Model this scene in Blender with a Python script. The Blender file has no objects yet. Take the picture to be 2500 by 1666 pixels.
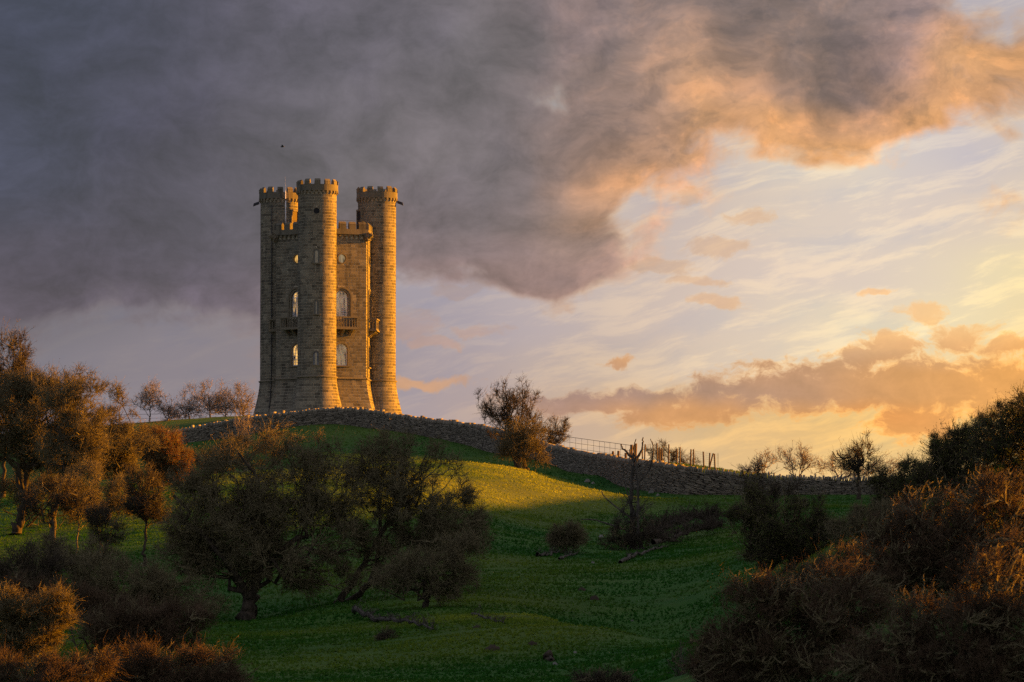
import bpy, bmesh, math, random
import numpy as np
from mathutils import Vector, Matrix, Euler

rng = np.random.default_rng(7)
random.seed(7)
scene = bpy.context.scene
COL = scene.collection

# ------------------------------------------------------------------ camera
F_PX = 11400.0                      # focal length in pixels of a 2500 px wide picture
PITCH = math.atan((1500 - 833) / F_PX)
cam_data = bpy.data.cameras.new('camera')
cam = bpy.data.objects.new('camera', cam_data)
COL.objects.link(cam)
cam.location = (0, 0, 0)
cam.rotation_euler = (math.pi / 2 + PITCH, 0, 0)
cam_data.sensor_width = 36.0
cam_data.lens = F_PX * 36.0 / 2500.0
cam_data.clip_start = 0.5
cam_data.clip_end = 20000
cam_data.dof.use_dof = True
cam_data.dof.focus_distance = 300
cam_data.dof.aperture_fstop = 9.0
scene.camera = cam
CR = cam.rotation_euler.to_matrix()


def P(px, py, Y):
    """world point seen at picture position (px, py) of the 2500x1666 frame, at distance Y"""
    d = CR @ Vector(((px - 1250) / F_PX, (833 - py) / F_PX, -1))
    return d * (Y / d.y)


# ------------------------------------------------------------------ sky
SUN_AZ, SUN_EL = math.radians(72.0), math.radians(9.5)     # azimuth to the right of the view
world = bpy.data.worlds.new('World')
scene.world = world
world.use_nodes = True
wt = world.node_tree
wt.nodes.clear()


def srgb(r, g, b):
    f = lambda c: (c / 255 / 12.92) if c / 255 <= 0.04045 else ((c / 255 + 0.055) / 1.055) ** 2.4
    return (f(r), f(g), f(b))


class NB:
    """small helper that writes node expressions"""
    def __init__(s, tree): s.t = tree

    def put(s, sock, v):
        if hasattr(v, 'is_output'): s.t.links.new(v, sock)
        elif v is not None:
            if hasattr(sock.default_value, '__len__') and not hasattr(v, '__len__'):
                v = (v,) * len(sock.default_value)
            if hasattr(sock.default_value, '__len__') and len(sock.default_value) == 4 and len(v) == 3:
                v = (*v, 1)
            sock.default_value = v

    def m(s, op, a, b=None, c=None, clamp=False):
        n = s.t.nodes.new('ShaderNodeMath'); n.operation = op; n.use_clamp = clamp
        for i, v in enumerate((a, b, c)): s.put(n.inputs[i], v) if v is not None else None
        return n.outputs[0]

    def v(s, op, a, b=None, c=None, scale=None):
        n = s.t.nodes.new('ShaderNodeVectorMath'); n.operation = op
        for i, x in enumerate((a, b, c)):
            if x is not None: s.put(n.inputs[i], x)
        if scale is not None: s.put(n.inputs['Scale'], scale)
        return n.outputs['Value'] if op in ('DOT_PRODUCT', 'LENGTH', 'DISTANCE') else n.outputs[0]

    def noise(s, vec, scale, detail=4, rough=0.55, lac=2.0, dist=0.0, color=False, dims='2D'):
        n = s.t.nodes.new('ShaderNodeTexNoise')
        n.noise_dimensions = dims
        s.put(n.inputs['Vector'], vec)
        for k, x in (('Scale', scale), ('Detail', detail), ('Roughness', rough), ('Lacunarity', lac), ('Distortion', dist)):
            s.put(n.inputs[k], x)
        return n.outputs['Color' if color else 'Fac']

    def mix(s, f, a, b, mode='MIX'):
        n = s.t.nodes.new('ShaderNodeMix'); n.data_type = 'RGBA'; n.blend_type = mode
        s.put(n.inputs[0], f); s.put(n.inputs[6], a); s.put(n.inputs[7], b)
        return n.outputs[2]

    def smooth(s, x, lo, hi, a=0.0, b=1.0):
        n = s.t.nodes.new('ShaderNodeMapRange'); n.interpolation_type = 'SMOOTHSTEP'
        for i, y in enumerate((x, lo, hi, a, b)): s.put(n.inputs[i], y)
        return n.outputs[0]

    def lin(s, x, lo, hi, a=0.0, b=1.0):
        n = s.t.nodes.new('ShaderNodeMapRange')
        for i, y in enumerate((x, lo, hi, a, b)): s.put(n.inputs[i], y)
        return n.outputs[0]

    def comb(s, x, y, z):
        n = s.t.nodes.new('ShaderNodeCombineXYZ')
        for i, q in enumerate((x, y, z)): s.put(n.inputs[i], q)
        return n.outputs[0]

    def sep(s, vec):
        n = s.t.nodes.new('ShaderNodeSeparateXYZ'); s.put(n.inputs[0], vec)
        return n.outputs


N = NB(wt)
tc = wt.nodes.new('ShaderNodeTexCoord')
dx, dy, dz = N.sep(tc.outputs['Generated'])
# sky position: azimuth and elevation, in thousandths of a picture width step (pure directions)
az = N.m('ARCTAN2', dx, dy)
el = N.m('ARCSINE', dz)
X = N.m('MULTIPLY_ADD', az, 11.4, 1.25)
Y = N.m('MULTIPLY_ADD', el, -11.4, 1.5)
p0 = N.comb(X, Y, 0.0)


def warp(p, scale, amp, detail=4, off=0.0):
    n = N.noise(N.v('ADD', p, (off, off * 0.7, off)), scale, detail, 0.55, color=True)
    n = N.v('SUBTRACT', n, (0.5, 0.5, 0.5))
    n = N.v('MULTIPLY', n, (amp, amp * 0.7, 0.0))
    return N.v('ADD', p, n)


def shepard(anchors, default, wdef, xs, ys):
    """smooth blend of values given at sky positions, evaluated on a grid"""
    gx, gy = np.meshgrid(xs, ys)
    acc = np.zeros(gx.shape + (3,)) + np.array(default) * wdef
    ws = np.zeros(gx.shape) + wdef
    for (x, y, sx, sy, val) in anchors:
        w = np.exp(-(((gx - x) / sx) ** 2 + ((gy - y) / sy) ** 2))
        acc += w[..., None] * np.array(val)
        ws += w
    return acc / ws[..., None]


pw = warp(p0, 2.2, 0.19, 3)
pf = warp(pw, 8.0, 0.035, 3, 3.1)

S = srgb
sky_anchor = [  # clear sky between the clouds
    (0.0, 0.90, .35, .16, S(124, 119, 128)), (0.35, 0.97, .3, .14, S(146, 135, 142)), (0.6, 0.86, .3, .12, S(135, 126, 134)),
    (0.05, 0.80, .35, .10, S(112, 106, 115)), (1.05, 0.72, .18, .14, S(160, 152, 164)), (1.1, 0.95, .22, .15, S(166, 152, 160)),
    (1.35, 0.78, .2, .12, S(184, 170, 176)), (1.35, 1.02, .2, .10, S(206, 172, 145)), (1.45, 0.90, .2, .12, S(208, 186, 166)),
    (1.65, 0.60, .18, .14, S(206, 186, 176)), (1.75, 0.80, .2, .12, S(216, 194, 182)), (1.9, 0.50, .18, .12, S(226, 206, 186)),
    (2.1, 0.43, .16, .08, S(236, 222, 200)), (2.33, 0.33, .16, .08, S(186, 184, 204)), (2.4, 0.06, .18, .1, S(172, 160, 166)),
    (2.2, 0.60, .2, .1, S(222, 204, 200)), (1.95, 0.68, .2, .1, S(224, 204, 192)), (2.45, 0.68, .18, .1, S(252, 232, 172)),
    (2.2, 0.76, .2, .08, S(250, 232, 190)), (1.95, 0.84, .18, .08, S(238, 220, 190)), (1.75, 1.06, .25, .07, S(232, 186, 124)),
    (2.1, 1.07, .25, .08, S(242, 190, 108)), (2.45, 0.50, .18, .1, S(226, 206, 190)), (1.36, 0.24, .12, .16, S(158, 156, 160)),
    (2.5, 1.0, .2, .12, S(255, 196, 96)), (1.62, 0.40, .12, .1, S(178, 172, 186)),
    (4.5, 0.9, 2.0, .7, S(255, 224, 160)), (5.0, -0.5, 2.5, 1.0, S(190, 186, 196)),
]
cloud_anchor = [  # colour of the cloud where there is cloud
    (0.05, 0.10, .35, .25, S(66, 70, 86)), (0.0, 0.40, .25, .15, S(78, 82, 100)), (0.35, 0.30, .3, .25, S(78, 74, 86)),
    (0.1, 0.66, .35, .12, S(92, 84, 94)), (0.5, 0.55, .3, .15, S(90, 86, 94)), (0.85, 0.10, .3, .22, S(94, 90, 100)),
    (0.85, 0.40, .25, .2, S(104, 100, 102)), (1.15, 0.12, .16, .14, S(100, 96, 100)), (1.2, 0.45, .2, .2, S(108, 104, 112)),
    (1.0, 0.56, .15, .1, S(128, 112, 112)), (1.37, 0.66, .16, .08, S(138, 116, 112)), (1.45, 0.32, .12, .12, S(148, 124, 116)),
    (1.55, 0.12, .14, .12, S(124, 108, 104)), (1.58, 0.30, .08, .08, S(176, 138, 112)), (1.71, 0.27, .07, .10, S(226, 166, 108)), (1.50, 0.45, .10, .07, S(226, 164, 106)),
    (1.68, 0.16, .10, .06, S(214, 164, 124)), (1.9, 0.08, .22, .13, S(112, 98, 94)), (2.03, 0.22, .17, .08, S(126, 106, 98)), (1.87, 0.20, .08, .07, S(142, 114, 98)),
    (2.05, 0.365, .15, .035, S(246, 178, 104)), (1.9, 0.325, .08, .035, S(232, 166, 96)), (2.30, 0.285, .13, .045, S(238, 170, 96)),
    (2.45, 0.16, .12, .07, S(246, 178, 96)), (2.24, 0.16, .13, .08, S(146, 120, 112)), (2.2, 0.02, .16, .08, S(140, 122, 118)),
    (1.42, 0.58, .10, .06, S(150, 126, 112)), (1.75, 0.60, .2, .1, S(184, 156, 146)), (1.10, 0.80, .2, .08, S(190, 154, 146)),
    (1.40, 0.985, .16, .05, S(156, 130, 130)), (1.70, 0.985, .16, .05, S(160, 130, 120)), (1.95, 0.945, .16, .05, S(178, 138, 116)),
    (2.25, 0.95, .17, .07, S(206, 150, 100)), (2.5, 0.93, .2, .08, S(242, 168, 82)), (2.2, 1.04, .12, .04, S(236, 152, 76)),
    (2.1, 0.845, .12, .03, S(196, 154, 122)), (2.35, 0.83, .12, .03, S(204, 160, 122)), (0.5, 0.76, .4, .06, S(124, 112, 118)),
    (1.7, 1.03, .2, .02, S(230, 160, 90)), (4.5, 0.9, 2.0, .7, S(240, 170, 90)), (5.0, -0.5, 2.5, 1.0, S(150, 130, 130)),
]
O, I = (0, 0, 0), (1.35, 1.35, 1.35)
K = lambda x: (x * (1.3 if x >= .8 else 1),) * 3
cover_anchor = [  # how much cloud
    (0.1, 0.1, .4, .3, I), (0.1, 0.45, .4, .2, I), (0.1, 0.68, .35, .07, K(.9)), (0.1, 0.80, .35, .05, K(.4)), (0.2, 0.92, .4, .08, O),
    (0.6, 0.2, .4, .3, I), (0.6, 0.6, .3, .13, K(.95)), (0.5, 0.79, .2, .05, K(.62)), (0.62, 0.92, .3, .07, O),
    (1.0, 0.3, .25, .25, I), (1.2, 0.58, .14, .08, I), (1.0, 0.66, .1, .06, K(.3)), (1.1, 0.74, .2, .05, O), (1.38, 0.67, .1, .045, I),
    (1.12, 0.52, .14, .06, I), (1.31, 0.25, .08, .040, K(.05)), (1.36, 0.205, .04, .05, K(.15)), (1.52, 0.53, .04, .03, O), (1.45, 0.15, .16, .15, I), (1.35, 0.42, .16, .12, I), (1.37, 0.76, .2, .05, O),
    (1.52, 0.64, .06, .05, K(.7)), (1.62, 0.57, .06, .06, K(.55)), (1.55, 0.46, .07, .06, K(.8)), (1.60, 0.34, .08, .08, K(.8)),
    (1.72, 0.22, .12, .12, K(.95)), (1.80, 0.35, .07, .05, K(.05)), (1.68, 0.46, .08, .06, K(.25)), (1.9, 0.12, .2, .15, I), (2.0, 0.30, .14, .08, I),
    (2.15, 0.24, .14, .1, I), (2.3, 0.25, .12, .06, K(.85)), (2.45, 0.16, .1, .06, K(.85)), (2.18, 0.0, .12, .08, K(.95)), (2.42, 0.03, .12, .06, K(.15)),
    (2.0, 0.45, .18, .05, O), (2.35, 0.38, .18, .05, O), (2.5, 0.33, .06, .04, K(.3)), (1.8, 0.56, .12, .08, K(.15)), (2.2, 0.62, .3, .15, O),
    (1.9, 0.78, .4, .1, O), (1.6, 0.85, .4, .1, O), (2.0, 1.05, .8, .08, O), (0.9, 0.98, .5, .1, O), (0.8, -1.5, 2.0, .8, K(.8)),
    (4.5, 0.9, 2.2, .5, O), (4.5, -0.3, 2.5, .4, K(.6)), (-2.5, 0.2, 2.0, .7, I), (-2.5, 1.2, 2.0, .4, K(.4)),
]
ROWS = [-14.0, -3.0, -0.7, -0.12, 0.02, 0.10, 0.17, 0.24, 0.31, 0.38, 0.45, 0.52, 0.60, 0.67, 0.73, 0.79, 0.85, 0.91, 0.97, 1.03, 1.10, 1.5]
ts = np.linspace(0.0, 1.0, 32)
ts[1:31] = np.concatenate([[0.10, 0.19], np.linspace(0.225, 0.775, 26), [0.83, 0.91]])
xs = 1.25 + np.tan((np.clip(ts, 0.008, 0.992) - 0.5) * math.pi) / 0.9
G_sky = shepard(sky_anchor, S(182, 186, 202), 0.004, xs, ROWS)
G_cloud = shepard(cloud_anchor, S(138, 138, 148), 0.004, xs, ROWS)
G_cover = shepard(cover_anchor, (0.5, 0.5, 0.5), 0.002, xs, ROWS)[..., 0] / 1.5
pwx, pwy, _ = N.sep(pw)
T = N.m('MULTIPLY_ADD', N.m('ARCTANGENT', N.m('MULTIPLY_ADD', pwx, 0.9, -1.125)), 1 / math.pi, 0.5)


def ramp(colors, alphas):
    n = wt.nodes.new('ShaderNodeValToRGB')
    cr = n.color_ramp
    cr.interpolation = 'EASE' if False else 'LINEAR'
    while len(cr.elements) < len(ts): cr.elements.new(1.0)
    for e, t in zip(cr.elements, ts): e.position = float(t)
    for e, c, a in zip(cr.elements, colors, alphas): e.color = (*[float(k) for k in c], float(a))
    N.put(n.inputs[0], T)
    return n


sky_col = cloud_col = cover = None
for i, yv in enumerate(ROWS):
    rc = ramp(G_cloud[i], G_cover[i])
    if i == 0:
        cloud_col, cover = rc.outputs[0], rc.outputs[1]
    else:
        f = N.smooth(pwy, ROWS[i - 1], yv)
        cloud_col = N.mix(f, cloud_col, rc.outputs[0])
        cover = N.m('MULTIPLY_ADD', f, N.m('SUBTRACT', rc.outputs[1], cover), cover)
SR = [i for i in range(len(ROWS)) if i % 2 == 1 or i in (0, 21)]
for k, i in enumerate(SR):
    rs = ramp(G_sky[i], G_cover[i])
    sky_col = rs.outputs[0] if k == 0 else N.mix(N.smooth(pwy, ROWS[SR[k - 1]], ROWS[i]), sky_col, rs.outputs[0])

fb = N.noise(pf, 3.4, 8, 0.56)
fb2 = N.noise(N.v('MULTIPLY', pf, (1.0, 1.7, 1.0)), 9.0, 4, 0.6)
dens = N.m('MULTIPLY_ADD', cover, 1.5, N.m('MULTIPLY', N.m('SUBTRACT', fb, 0.5), 1.55))
dens = N.m('ADD', dens, N.m('MULTIPLY', N.m('SUBTRACT', fb2, 0.5), 0.36))
deck = N.smooth(dens, 0.28, 0.82)

# separate small clouds and the long low bank
pe = warp(p0, 7.0, 0.10, 6, 1.3)
puffs = [(1.42, .985, .17, .028), (1.55, .975, .13, .024), (1.64, 1.008, .14, .036), (1.75, .980, .16, .036), (1.88, .955, .18, .042), (2.02, .945, .22, .060),
         (2.25, .945, .30, .058), (2.5, .95, .28, .070), (2.24, 1.03, .10, .045), (2.17, .85, .075, .03), (2.1, .87, .05, .02), (2.35, .828, .068, .030),
         (2.255, .768, .055, .022), (2.47, .85, .07, .022), (1.505, .892, .035, .012), (1.04, .935, .11, .012), (1.0, .80, .06, .03),
         (1.16, .805, .06, .016), (1.07, .845, .07, .012), (1.68, .485, .035, .020), (1.74, .605, .075, .02), (1.83, .53, .05, .018),
         (1.62, .655, .07, .02), (1.76, .735, .06, .014), (2.14, .715, .04, .008), (1.12, .705, .07, .014), (1.7, .69, .06, .012)]
dmin = 9.0
for (x, y, rx, ry) in puffs:
    q = N.v('MULTIPLY_ADD', pe, (1 / rx, 1 / ry, 0), (-x / rx, -y / ry, 0))
    dmin = N.m('SMOOTH_MIN', dmin, N.v('LENGTH', q), 0.25)
nz = N.noise(N.v('MULTIPLY', pe, (1.0, 1.7, 1.0)), 13.0, 7, 0.66)
puff = N.smooth(N.m('ADD', dmin, N.m('MULTIPLY', N.m('SUBTRACT', nz, 0.5), 2.3)), 1.42, 0.66)
small = N.m('MULTIPLY', N.smooth(X, 1.22, 1.36, 0.7, 1.0), N.smooth(Y, 0.76, 0.90, 0.42, 0.96))
puff = N.m('MULTIPLY', puff, small)

# thin high streaks, rising to the right
rot = N.comb(N.m('ADD', N.m('MULTIPLY', X, 0.97), N.m('MULTIPLY', Y, -0.22)), N.m('ADD', N.m('MULTIPLY', X, 0.22), N.m('MULTIPLY', Y, 0.97)), 0.0)
rotw = warp(rot, 3.0, 0.10, 2, 9.0)
st = N.noise(N.v('MULTIPLY', rotw, (1.0, 5.5, 1.0)), 3.6, 8, 0.66)
stf = N.smooth(st, 0.44, 0.66)
clear = N.mix(N.m('MULTIPLY', stf, N.smooth(X, 0.5, 1.6, 0.22, 0.7)), N.v('MULTIPLY', sky_col, (0.93, 0.94, 1.0)), N.v('MULTIPLY', sky_col, (1.22, 1.17, 1.05)))
blue = N.smooth(N.noise(N.v('MULTIPLY', rotw, (1.0, 3.0, 1.0)), 3.0, 5, 0.6), 0.5, 0.75)
clear = N.mix(N.m('MULTIPLY', blue, 0.5), clear, N.v('MULTIPLY', clear, (0.78, 0.86, 1.02)))
# light and dark inside the clouds
bill = N.noise(N.v('MULTIPLY', pf, (1.0, 1.5, 1.0)), 4.6, 9, 0.66)
cl = N.v('SCALE', cloud_col, scale=N.lin(bill, 0.25, 0.75, 0.62, 1.36))
tintm = N.smooth(N.noise(pw, 2.4, 3, 0.5), 0.45, 0.7)
cl = N.mix(N.m('MULTIPLY', tintm, 0.35), cl, N.v('MULTIPLY', cl, (1.06, 1.04, 1.20)))
hl = N.m('MULTIPLY', N.smooth(N.m('ADD', fb2, N.m('MULTIPLY', bill, 0.6)), 0.82, 1.02), N.smooth(X, 1.15, 1.65))
cl = N.mix(N.m('MULTIPLY', hl, 0.4), cl, N.v('MULTIPLY', cl, (1.6, 1.42, 1.2)))
sh = N.m('MULTIPLY', N.smooth(N.m('ADD', fb2, N.m('MULTIPLY', bill, 0.6)), 0.80, 0.60), N.smooth(X, 1.15, 1.65))
cl = N.mix(N.m('MULTIPLY', sh, 0.55), cl, N.v('MULTIPLY', cl, (0.62, 0.68, 0.80)))
cl = N.v('MULTIPLY', cl, N.mix(N.smooth(X, 0.2, 1.3), (0.72, 0.72, 0.88), (1.0, 0.97, 1.0)))
painted = N.mix(deck, clear, cl)
# thin cloud edges glow towards the sun side
rim = N.m('MULTIPLY', N.m('MULTIPLY', deck, N.m('SUBTRACT', 1.0, deck)), N.smooth(X, 0.9, 1.7, 0.5, 2.2))
painted = N.mix(rim, painted, N.v('MULTIPLY', painted, (1.28, 1.10, 0.86)))
cl2 = N.v('SCALE', cloud_col, scale=N.lin(nz, 0.3, 0.7, 0.90, 1.08))
painted = N.mix(puff, painted, cl2)
edge = N.m('MULTIPLY', N.m('MULTIPLY', puff, N.m('SUBTRACT', 1.0, puff)), N.smooth(X, 1.4, 2.2, 0.6, 2.4))
painted = N.mix(edge, painted, N.v('MULTIPLY', painted, (1.35, 1.12, 0.75)))

nish = wt.nodes.new('ShaderNodeTexSky')
nish.sky_type = 'NISHITA'; nish.sun_disc = False
nish.sun_elevation = SUN_EL; nish.sun_rotation = SUN_AZ
nish.dust_density = 2.0
bgA = wt.nodes.new('ShaderNodeBackground'); bgA.inputs[1].default_value = 0.05
wt.links.new(nish.outputs[0], bgA.inputs[0])
bgB = wt.nodes.new('ShaderNodeBackground'); bgB.inputs[1].default_value = 0.235
N.put(bgB.inputs[0], painted)
mx = wt.nodes.new('ShaderNodeMixShader')
N.put(mx.inputs[0], 0.94)
wt.links.new(bgA.outputs[0], mx.inputs[1]); wt.links.new(bgB.outputs[0], mx.inputs[2])
wo = wt.nodes.new('ShaderNodeOutputWorld')
wt.links.new(mx.outputs[0], wo.inputs[0])
world.cycles.sampling_method = 'MANUAL'
world.cycles.sample_map_resolution = 512

# ------------------------------------------------------------------ sun
sd = bpy.data.lights.new('sun', 'SUN')
sd.energy = 4.8
sd.color = (1.0, 0.37, 0.004)
sd.angle = math.radians(0.5)
sun = bpy.data.objects.new('sun', sd)
COL.objects.link(sun)
SUN_DIR = Vector((math.sin(SUN_AZ) * math.cos(SUN_EL), math.cos(SUN_AZ) * math.cos(SUN_EL), math.sin(SUN_EL)))
sun.rotation_euler = SUN_DIR.to_track_quat('Z', 'Y').to_euler()
sun.location = (60, 200, 60)

vs = scene.view_settings
vs.view_transform = 'Standard'; vs.look = 'None'; vs.gamma = 1.0; vs.exposure = 2.1
vs.use_curve_mapping = False
scene.cycles.max_bounces = 4
scene.cycles.diffuse_bounces = 3
scene.cycles.use_denoising = False

# ------------------------------------------------------------------ helpers
def new_mat(name):
    m = bpy.data.materials.new(name)
    m.use_nodes = True
    t = m.node_tree
    t.nodes.clear()
    out = t.nodes.new('ShaderNodeOutputMaterial')
    return m, NB(t), out


def attr(nb, name):
    n = nb.t.nodes.new('ShaderNodeAttribute'); n.attribute_name = name
    return n.outputs['Fac']


def obj_coord(nb):
    return nb.t.nodes.new('ShaderNodeNewGeometry').outputs['Position']


def bump(nb, h, strength=0.5, dist=0.02):
    n = nb.t.nodes.new('ShaderNodeBump')
    n.inputs['Strength'].default_value = strength; n.inputs['Distance'].default_value = dist
    nb.put(n.inputs['Height'], h)
    return n.outputs[0]


def principled(nb, out, color, rough=0.9, normal=None, spec=0.2, metal=0.0):
    n = nb.t.nodes.new('ShaderNodeBsdfPrincipled')
    nb.put(n.inputs['Base Color'], color)
    nb.put(n.inputs['Roughness'], rough)
    n.inputs['Specular IOR Level'].default_value = spec
    n.inputs['Metallic'].default_value = metal
    if normal is not None: nb.t.links.new(normal, n.inputs['Normal'])
    nb.t.links.new(n.outputs[0], out.inputs[0])
    return n


def mesh_np(name, verts, polys, mat=None, tone=None, smooth=False, mats=None, matidx=None):
    """polys: list of (n,k) index arrays; tone: value per polygon list in the same order"""
    me = bpy.data.meshes.new(name)
    verts = np.asarray(verts, dtype=np.float32).reshape(-1, 3)
    polys = [np.asarray(p, dtype=np.int32) for p in polys if len(p)]
    me.vertices.add(len(verts)); me.vertices.foreach_set('co', verts.ravel())
    loops = np.concatenate([p.ravel() for p in polys])
    tot = np.concatenate([np.full(len(p), p.shape[1], dtype=np.int32) for p in polys])
    start = np.concatenate([[0], np.cumsum(tot)[:-1]]).astype(np.int32)
    me.loops.add(len(loops)); me.loops.foreach_set('vertex_index', loops)
    me.polygons.add(len(tot)); me.polygons.foreach_set('loop_start', start); me.polygons.foreach_set('loop_total', tot)
    me.update(calc_edges=True)
    if smooth: me.polygons.foreach_set('use_smooth', np.ones(len(tot), dtype=bool))
    if tone is not None:
        a = me.attributes.new('tone', 'FLOAT', 'FACE')
        a.data.foreach_set('value', np.asarray(tone, dtype=np.float32))
    if matidx is not None: me.polygons.foreach_set('material_index', np.asarray(matidx, dtype=np.int32))
    for m in (mats or ([mat] if mat else [])): me.materials.append(m)
    return me


def link(name, me, parent=None, loc=None, label=None, cat=None, group=None, kind=None):
    o = bpy.data.objects.new(name, me)
    COL.objects.link(o)
    if parent is not None: o.parent = parent
    if loc is not None: o.location = loc
    if label: o['label'] = label
    if cat: o['category'] = cat
    if group: o['group'] = group
    if kind: o['kind'] = kind
    return o


class MB:
    """collects polygons into one mesh"""
    def __init__(s): s.v, s.f, s.t = [], [], []

    def add(s, vs, fs, tone=0.5):
        b = len(s.v)
        s.v += [tuple(v) for v in vs]
        s.f += [tuple(b + i for i in f) for f in fs]
        s.t += [tone] * len(fs)

    def box(s, c, ax, ay, az, tone=0.5, taper=1.0):
        c, ax, ay, az = Vector(c), Vector(ax), Vector(ay), Vector(az)
        vs = [c + (i * ax + j * ay) * (taper if k > 0 else 1) + k * az for k in (-1, 1) for i, j in ((-1, -1), (1, -1), (1, 1), (-1, 1))]
        s.add(vs, [(3, 2, 1, 0), (4, 5, 6, 7), (0, 1, 5, 4), (1, 2, 6, 5), (2, 3, 7, 6), (3, 0, 4, 7)], tone)

    def tube(s, pts, rad, n=6, tone=0.5, cap=True):
        pts = [Vector(p) for p in pts]
        rad = rad if hasattr(rad, '__len__') else [rad] * len(pts)
        vs = []
        ref = None
        for i, p in enumerate(pts):
            d = (pts[min(i + 1, len(pts) - 1)] - pts[max(i - 1, 0)]).normalized()
            if ref is None: ref = d.orthogonal().normalized()
            u = (ref - d * ref.dot(d)).normalized(); ref = u
            w = d.cross(u)
            vs += [p + (u * math.cos(a) + w * math.sin(a)) * rad[i] for a in (2 * math.pi * k / n for k in range(n))]
        fs = [(i * n + k, i * n + (k + 1) % n, (i + 1) * n + (k + 1) % n, (i + 1) * n + k) for i in range(len(pts) - 1) for k in range(n)]
        if cap: fs += [tuple(range(n))[::-1], tuple((len(pts) - 1) * n + k for k in range(n))]
        s.add(vs, fs, tone)

    def mesh(s, name, mat, smooth=False):
        me = bpy.data.meshes.new(name)
        me.from_pydata(s.v, [], s.f)
        a = me.attributes.new('tone', 'FLOAT', 'FACE')
        a.data.foreach_set('value', s.t)
        if smooth:
            me.polygons.foreach_set('use_smooth', [True] * len(s.f))
        me.materials.append(mat)
        return me


# ------------------------------------------------------------------ terrain
ctrl_px = [  # picture position of the ground and its distance
    (340, 1105, 352), (461, 1084, 350), (561, 1073, 349), (724, 1043, 346), (810, 1040, 345), (894, 1042, 344), (1046, 1066, 339), (1205, 1104, 331), (1399, 1152, 318),
    (1526, 1184, 306), (1590, 1197, 300), (1780, 1205, 297), (1894, 1207, 297), (2138, 1207, 297), (2300, 1203, 298),
    (340, 1068, 376), (461, 1048, 374), (600, 1032, 372), (800, 1022, 376), (972, 1030, 352), (1157, 1054, 342), (1319, 1094, 333), (1463, 1124, 320), (1400, 1118, 345), (1157, 1062, 365),
    (1590, 1142, 307), (1780, 1164, 304), (2000, 1180, 305), (2250, 1184, 306), (1590, 1148, 325), (1900, 1180, 325), (1400, 1180, 390), (1900, 1205, 370), (2250, 1198, 370), (600, 1021, 420), (400, 1031, 420), (800, 1020, 400), (200, 1045, 420), (0, 1060, 420),
    (300, 1190, 285), (100, 1205, 268), (0, 1235, 262), (600, 1180, 316), (900, 1125, 322), (750, 1130, 322), (1100, 1125, 300), (1130, 1205, 256), (1200, 1150, 288), (1300, 1190, 269), (1270, 1143, 303),
    (1450, 1212, 275), (1150, 1245, 240), (1300, 1240, 262), (1300, 1290, 240), (1500, 1250, 268), (1500, 1290, 246), (1700, 1230, 282), (1900, 1235, 276), (1700, 1290, 248),
    (1560, 1340, 226), (1400, 1355, 216), (1150, 1330, 217), (0, 1310, 235), (300, 1330, 225), (0, 1420, 200), (600, 1400, 205), (603, 1521, 185), (810, 1478, 184),
    (1040, 1482, 177), (330, 1450, 190), (0, 1560, 160), (300, 1600, 155), (600, 1610, 155), (900, 1590, 155),
    (1200, 1505, 170), (1200, 1465, 180), (1200, 1398, 200), (1100, 1505, 170), (1100, 1468, 179), (1050, 1440, 190), (1000, 1412, 200), (900, 1500, 178), (900, 1442, 192), (700, 1520, 178), (1330, 1502, 167), (1480, 1530, 157), (1620, 1584, 150),                       # rounded near bank
    (1300, 1560, 152), (1100, 1560, 155), (900, 1700, 125), (1200, 1690, 128), (1500, 1690, 128), (600, 1740, 118), (200, 1720, 120),
    (1250, 1425, 190), (1400, 1440, 188), (1550, 1470, 184), (1680, 1490, 180), (1500, 1400, 198), (1700, 1390, 196), (1750, 1560, 165),
    (1900, 1380, 170), (2100, 1260, 200), (2300, 1180, 190), (2500, 1130, 170), (2180, 1330, 150), (2400, 1250, 125), (2100, 1500, 110), (2500, 1300, 90),
    (1800, 1750, 90), (2100, 1750, 62), (2400, 1700, 50), (1500, 1900, 80), (800, 1950, 80), (200, 1950, 80),
]
C = np.array([list(P(*c)) for c in ctrl_px])
gully = np.array([list(P(*c)) for c in [(1500, 1548, 172), (1630, 1600, 164)]])
extra = np.array([
    (0, 0, -1.9), (12, 20, -2.0), (-12, 20, -2.4), (0, -60, -3), (60, -50, 0), (-60, -50, -6), (-40, 120, -4), (-60, 200, 0), (-60, 300, 5), (-60, 380, 11),
    (-110, 250, 0), (-110, 400, 8), (0, 480, 14), (-60, 500, 12), (60, 460, 9), (0, 620, 4), (-120, 650, 0), (120, 600, 5), (45, 380, 9.5), (50, 320, 9.5),
    (26, 66, 3.4), (42, 72, 7.3), (45, 120, 8.0), (25, 112, 3.0), (60, 130, 9.5), (60, 170, 15.0), (80, 200, 23.0), (85, 240, 21.8), (90, 280, 21.8), (95, 318, 22.4), (60, 260, 12.5), (45, 220, 9.0),  # unseen rise on the right, heights shaped to shade the valley
    (110, 380, 16.5), (100, 450, 13), (130, 260, 17), (130, 160, 17), (85, 140, 13), (90, 80, 9), (160, 350, 13), (200, 200, 8),
    (300, 100, 0), (300, 400, 2), (-300, 300, -4), (-300, 0, -8), (300, -200, -4), (0, -300, -8), (0, 1200, -8), (600, 900, -8), (-600, 900, -8),
    (1200, 200, -10), (-1200, 200, -12), (0, 3000, -16), (2000, 3000, -16), (-2000, 3000, -16), (2500, 0, -14), (-2500, 0, -14), (0, -1500, -12)])
C = np.vstack([C, gully + np.array([[0, 0, -0.25]]), extra])
YS = 0.45


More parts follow.
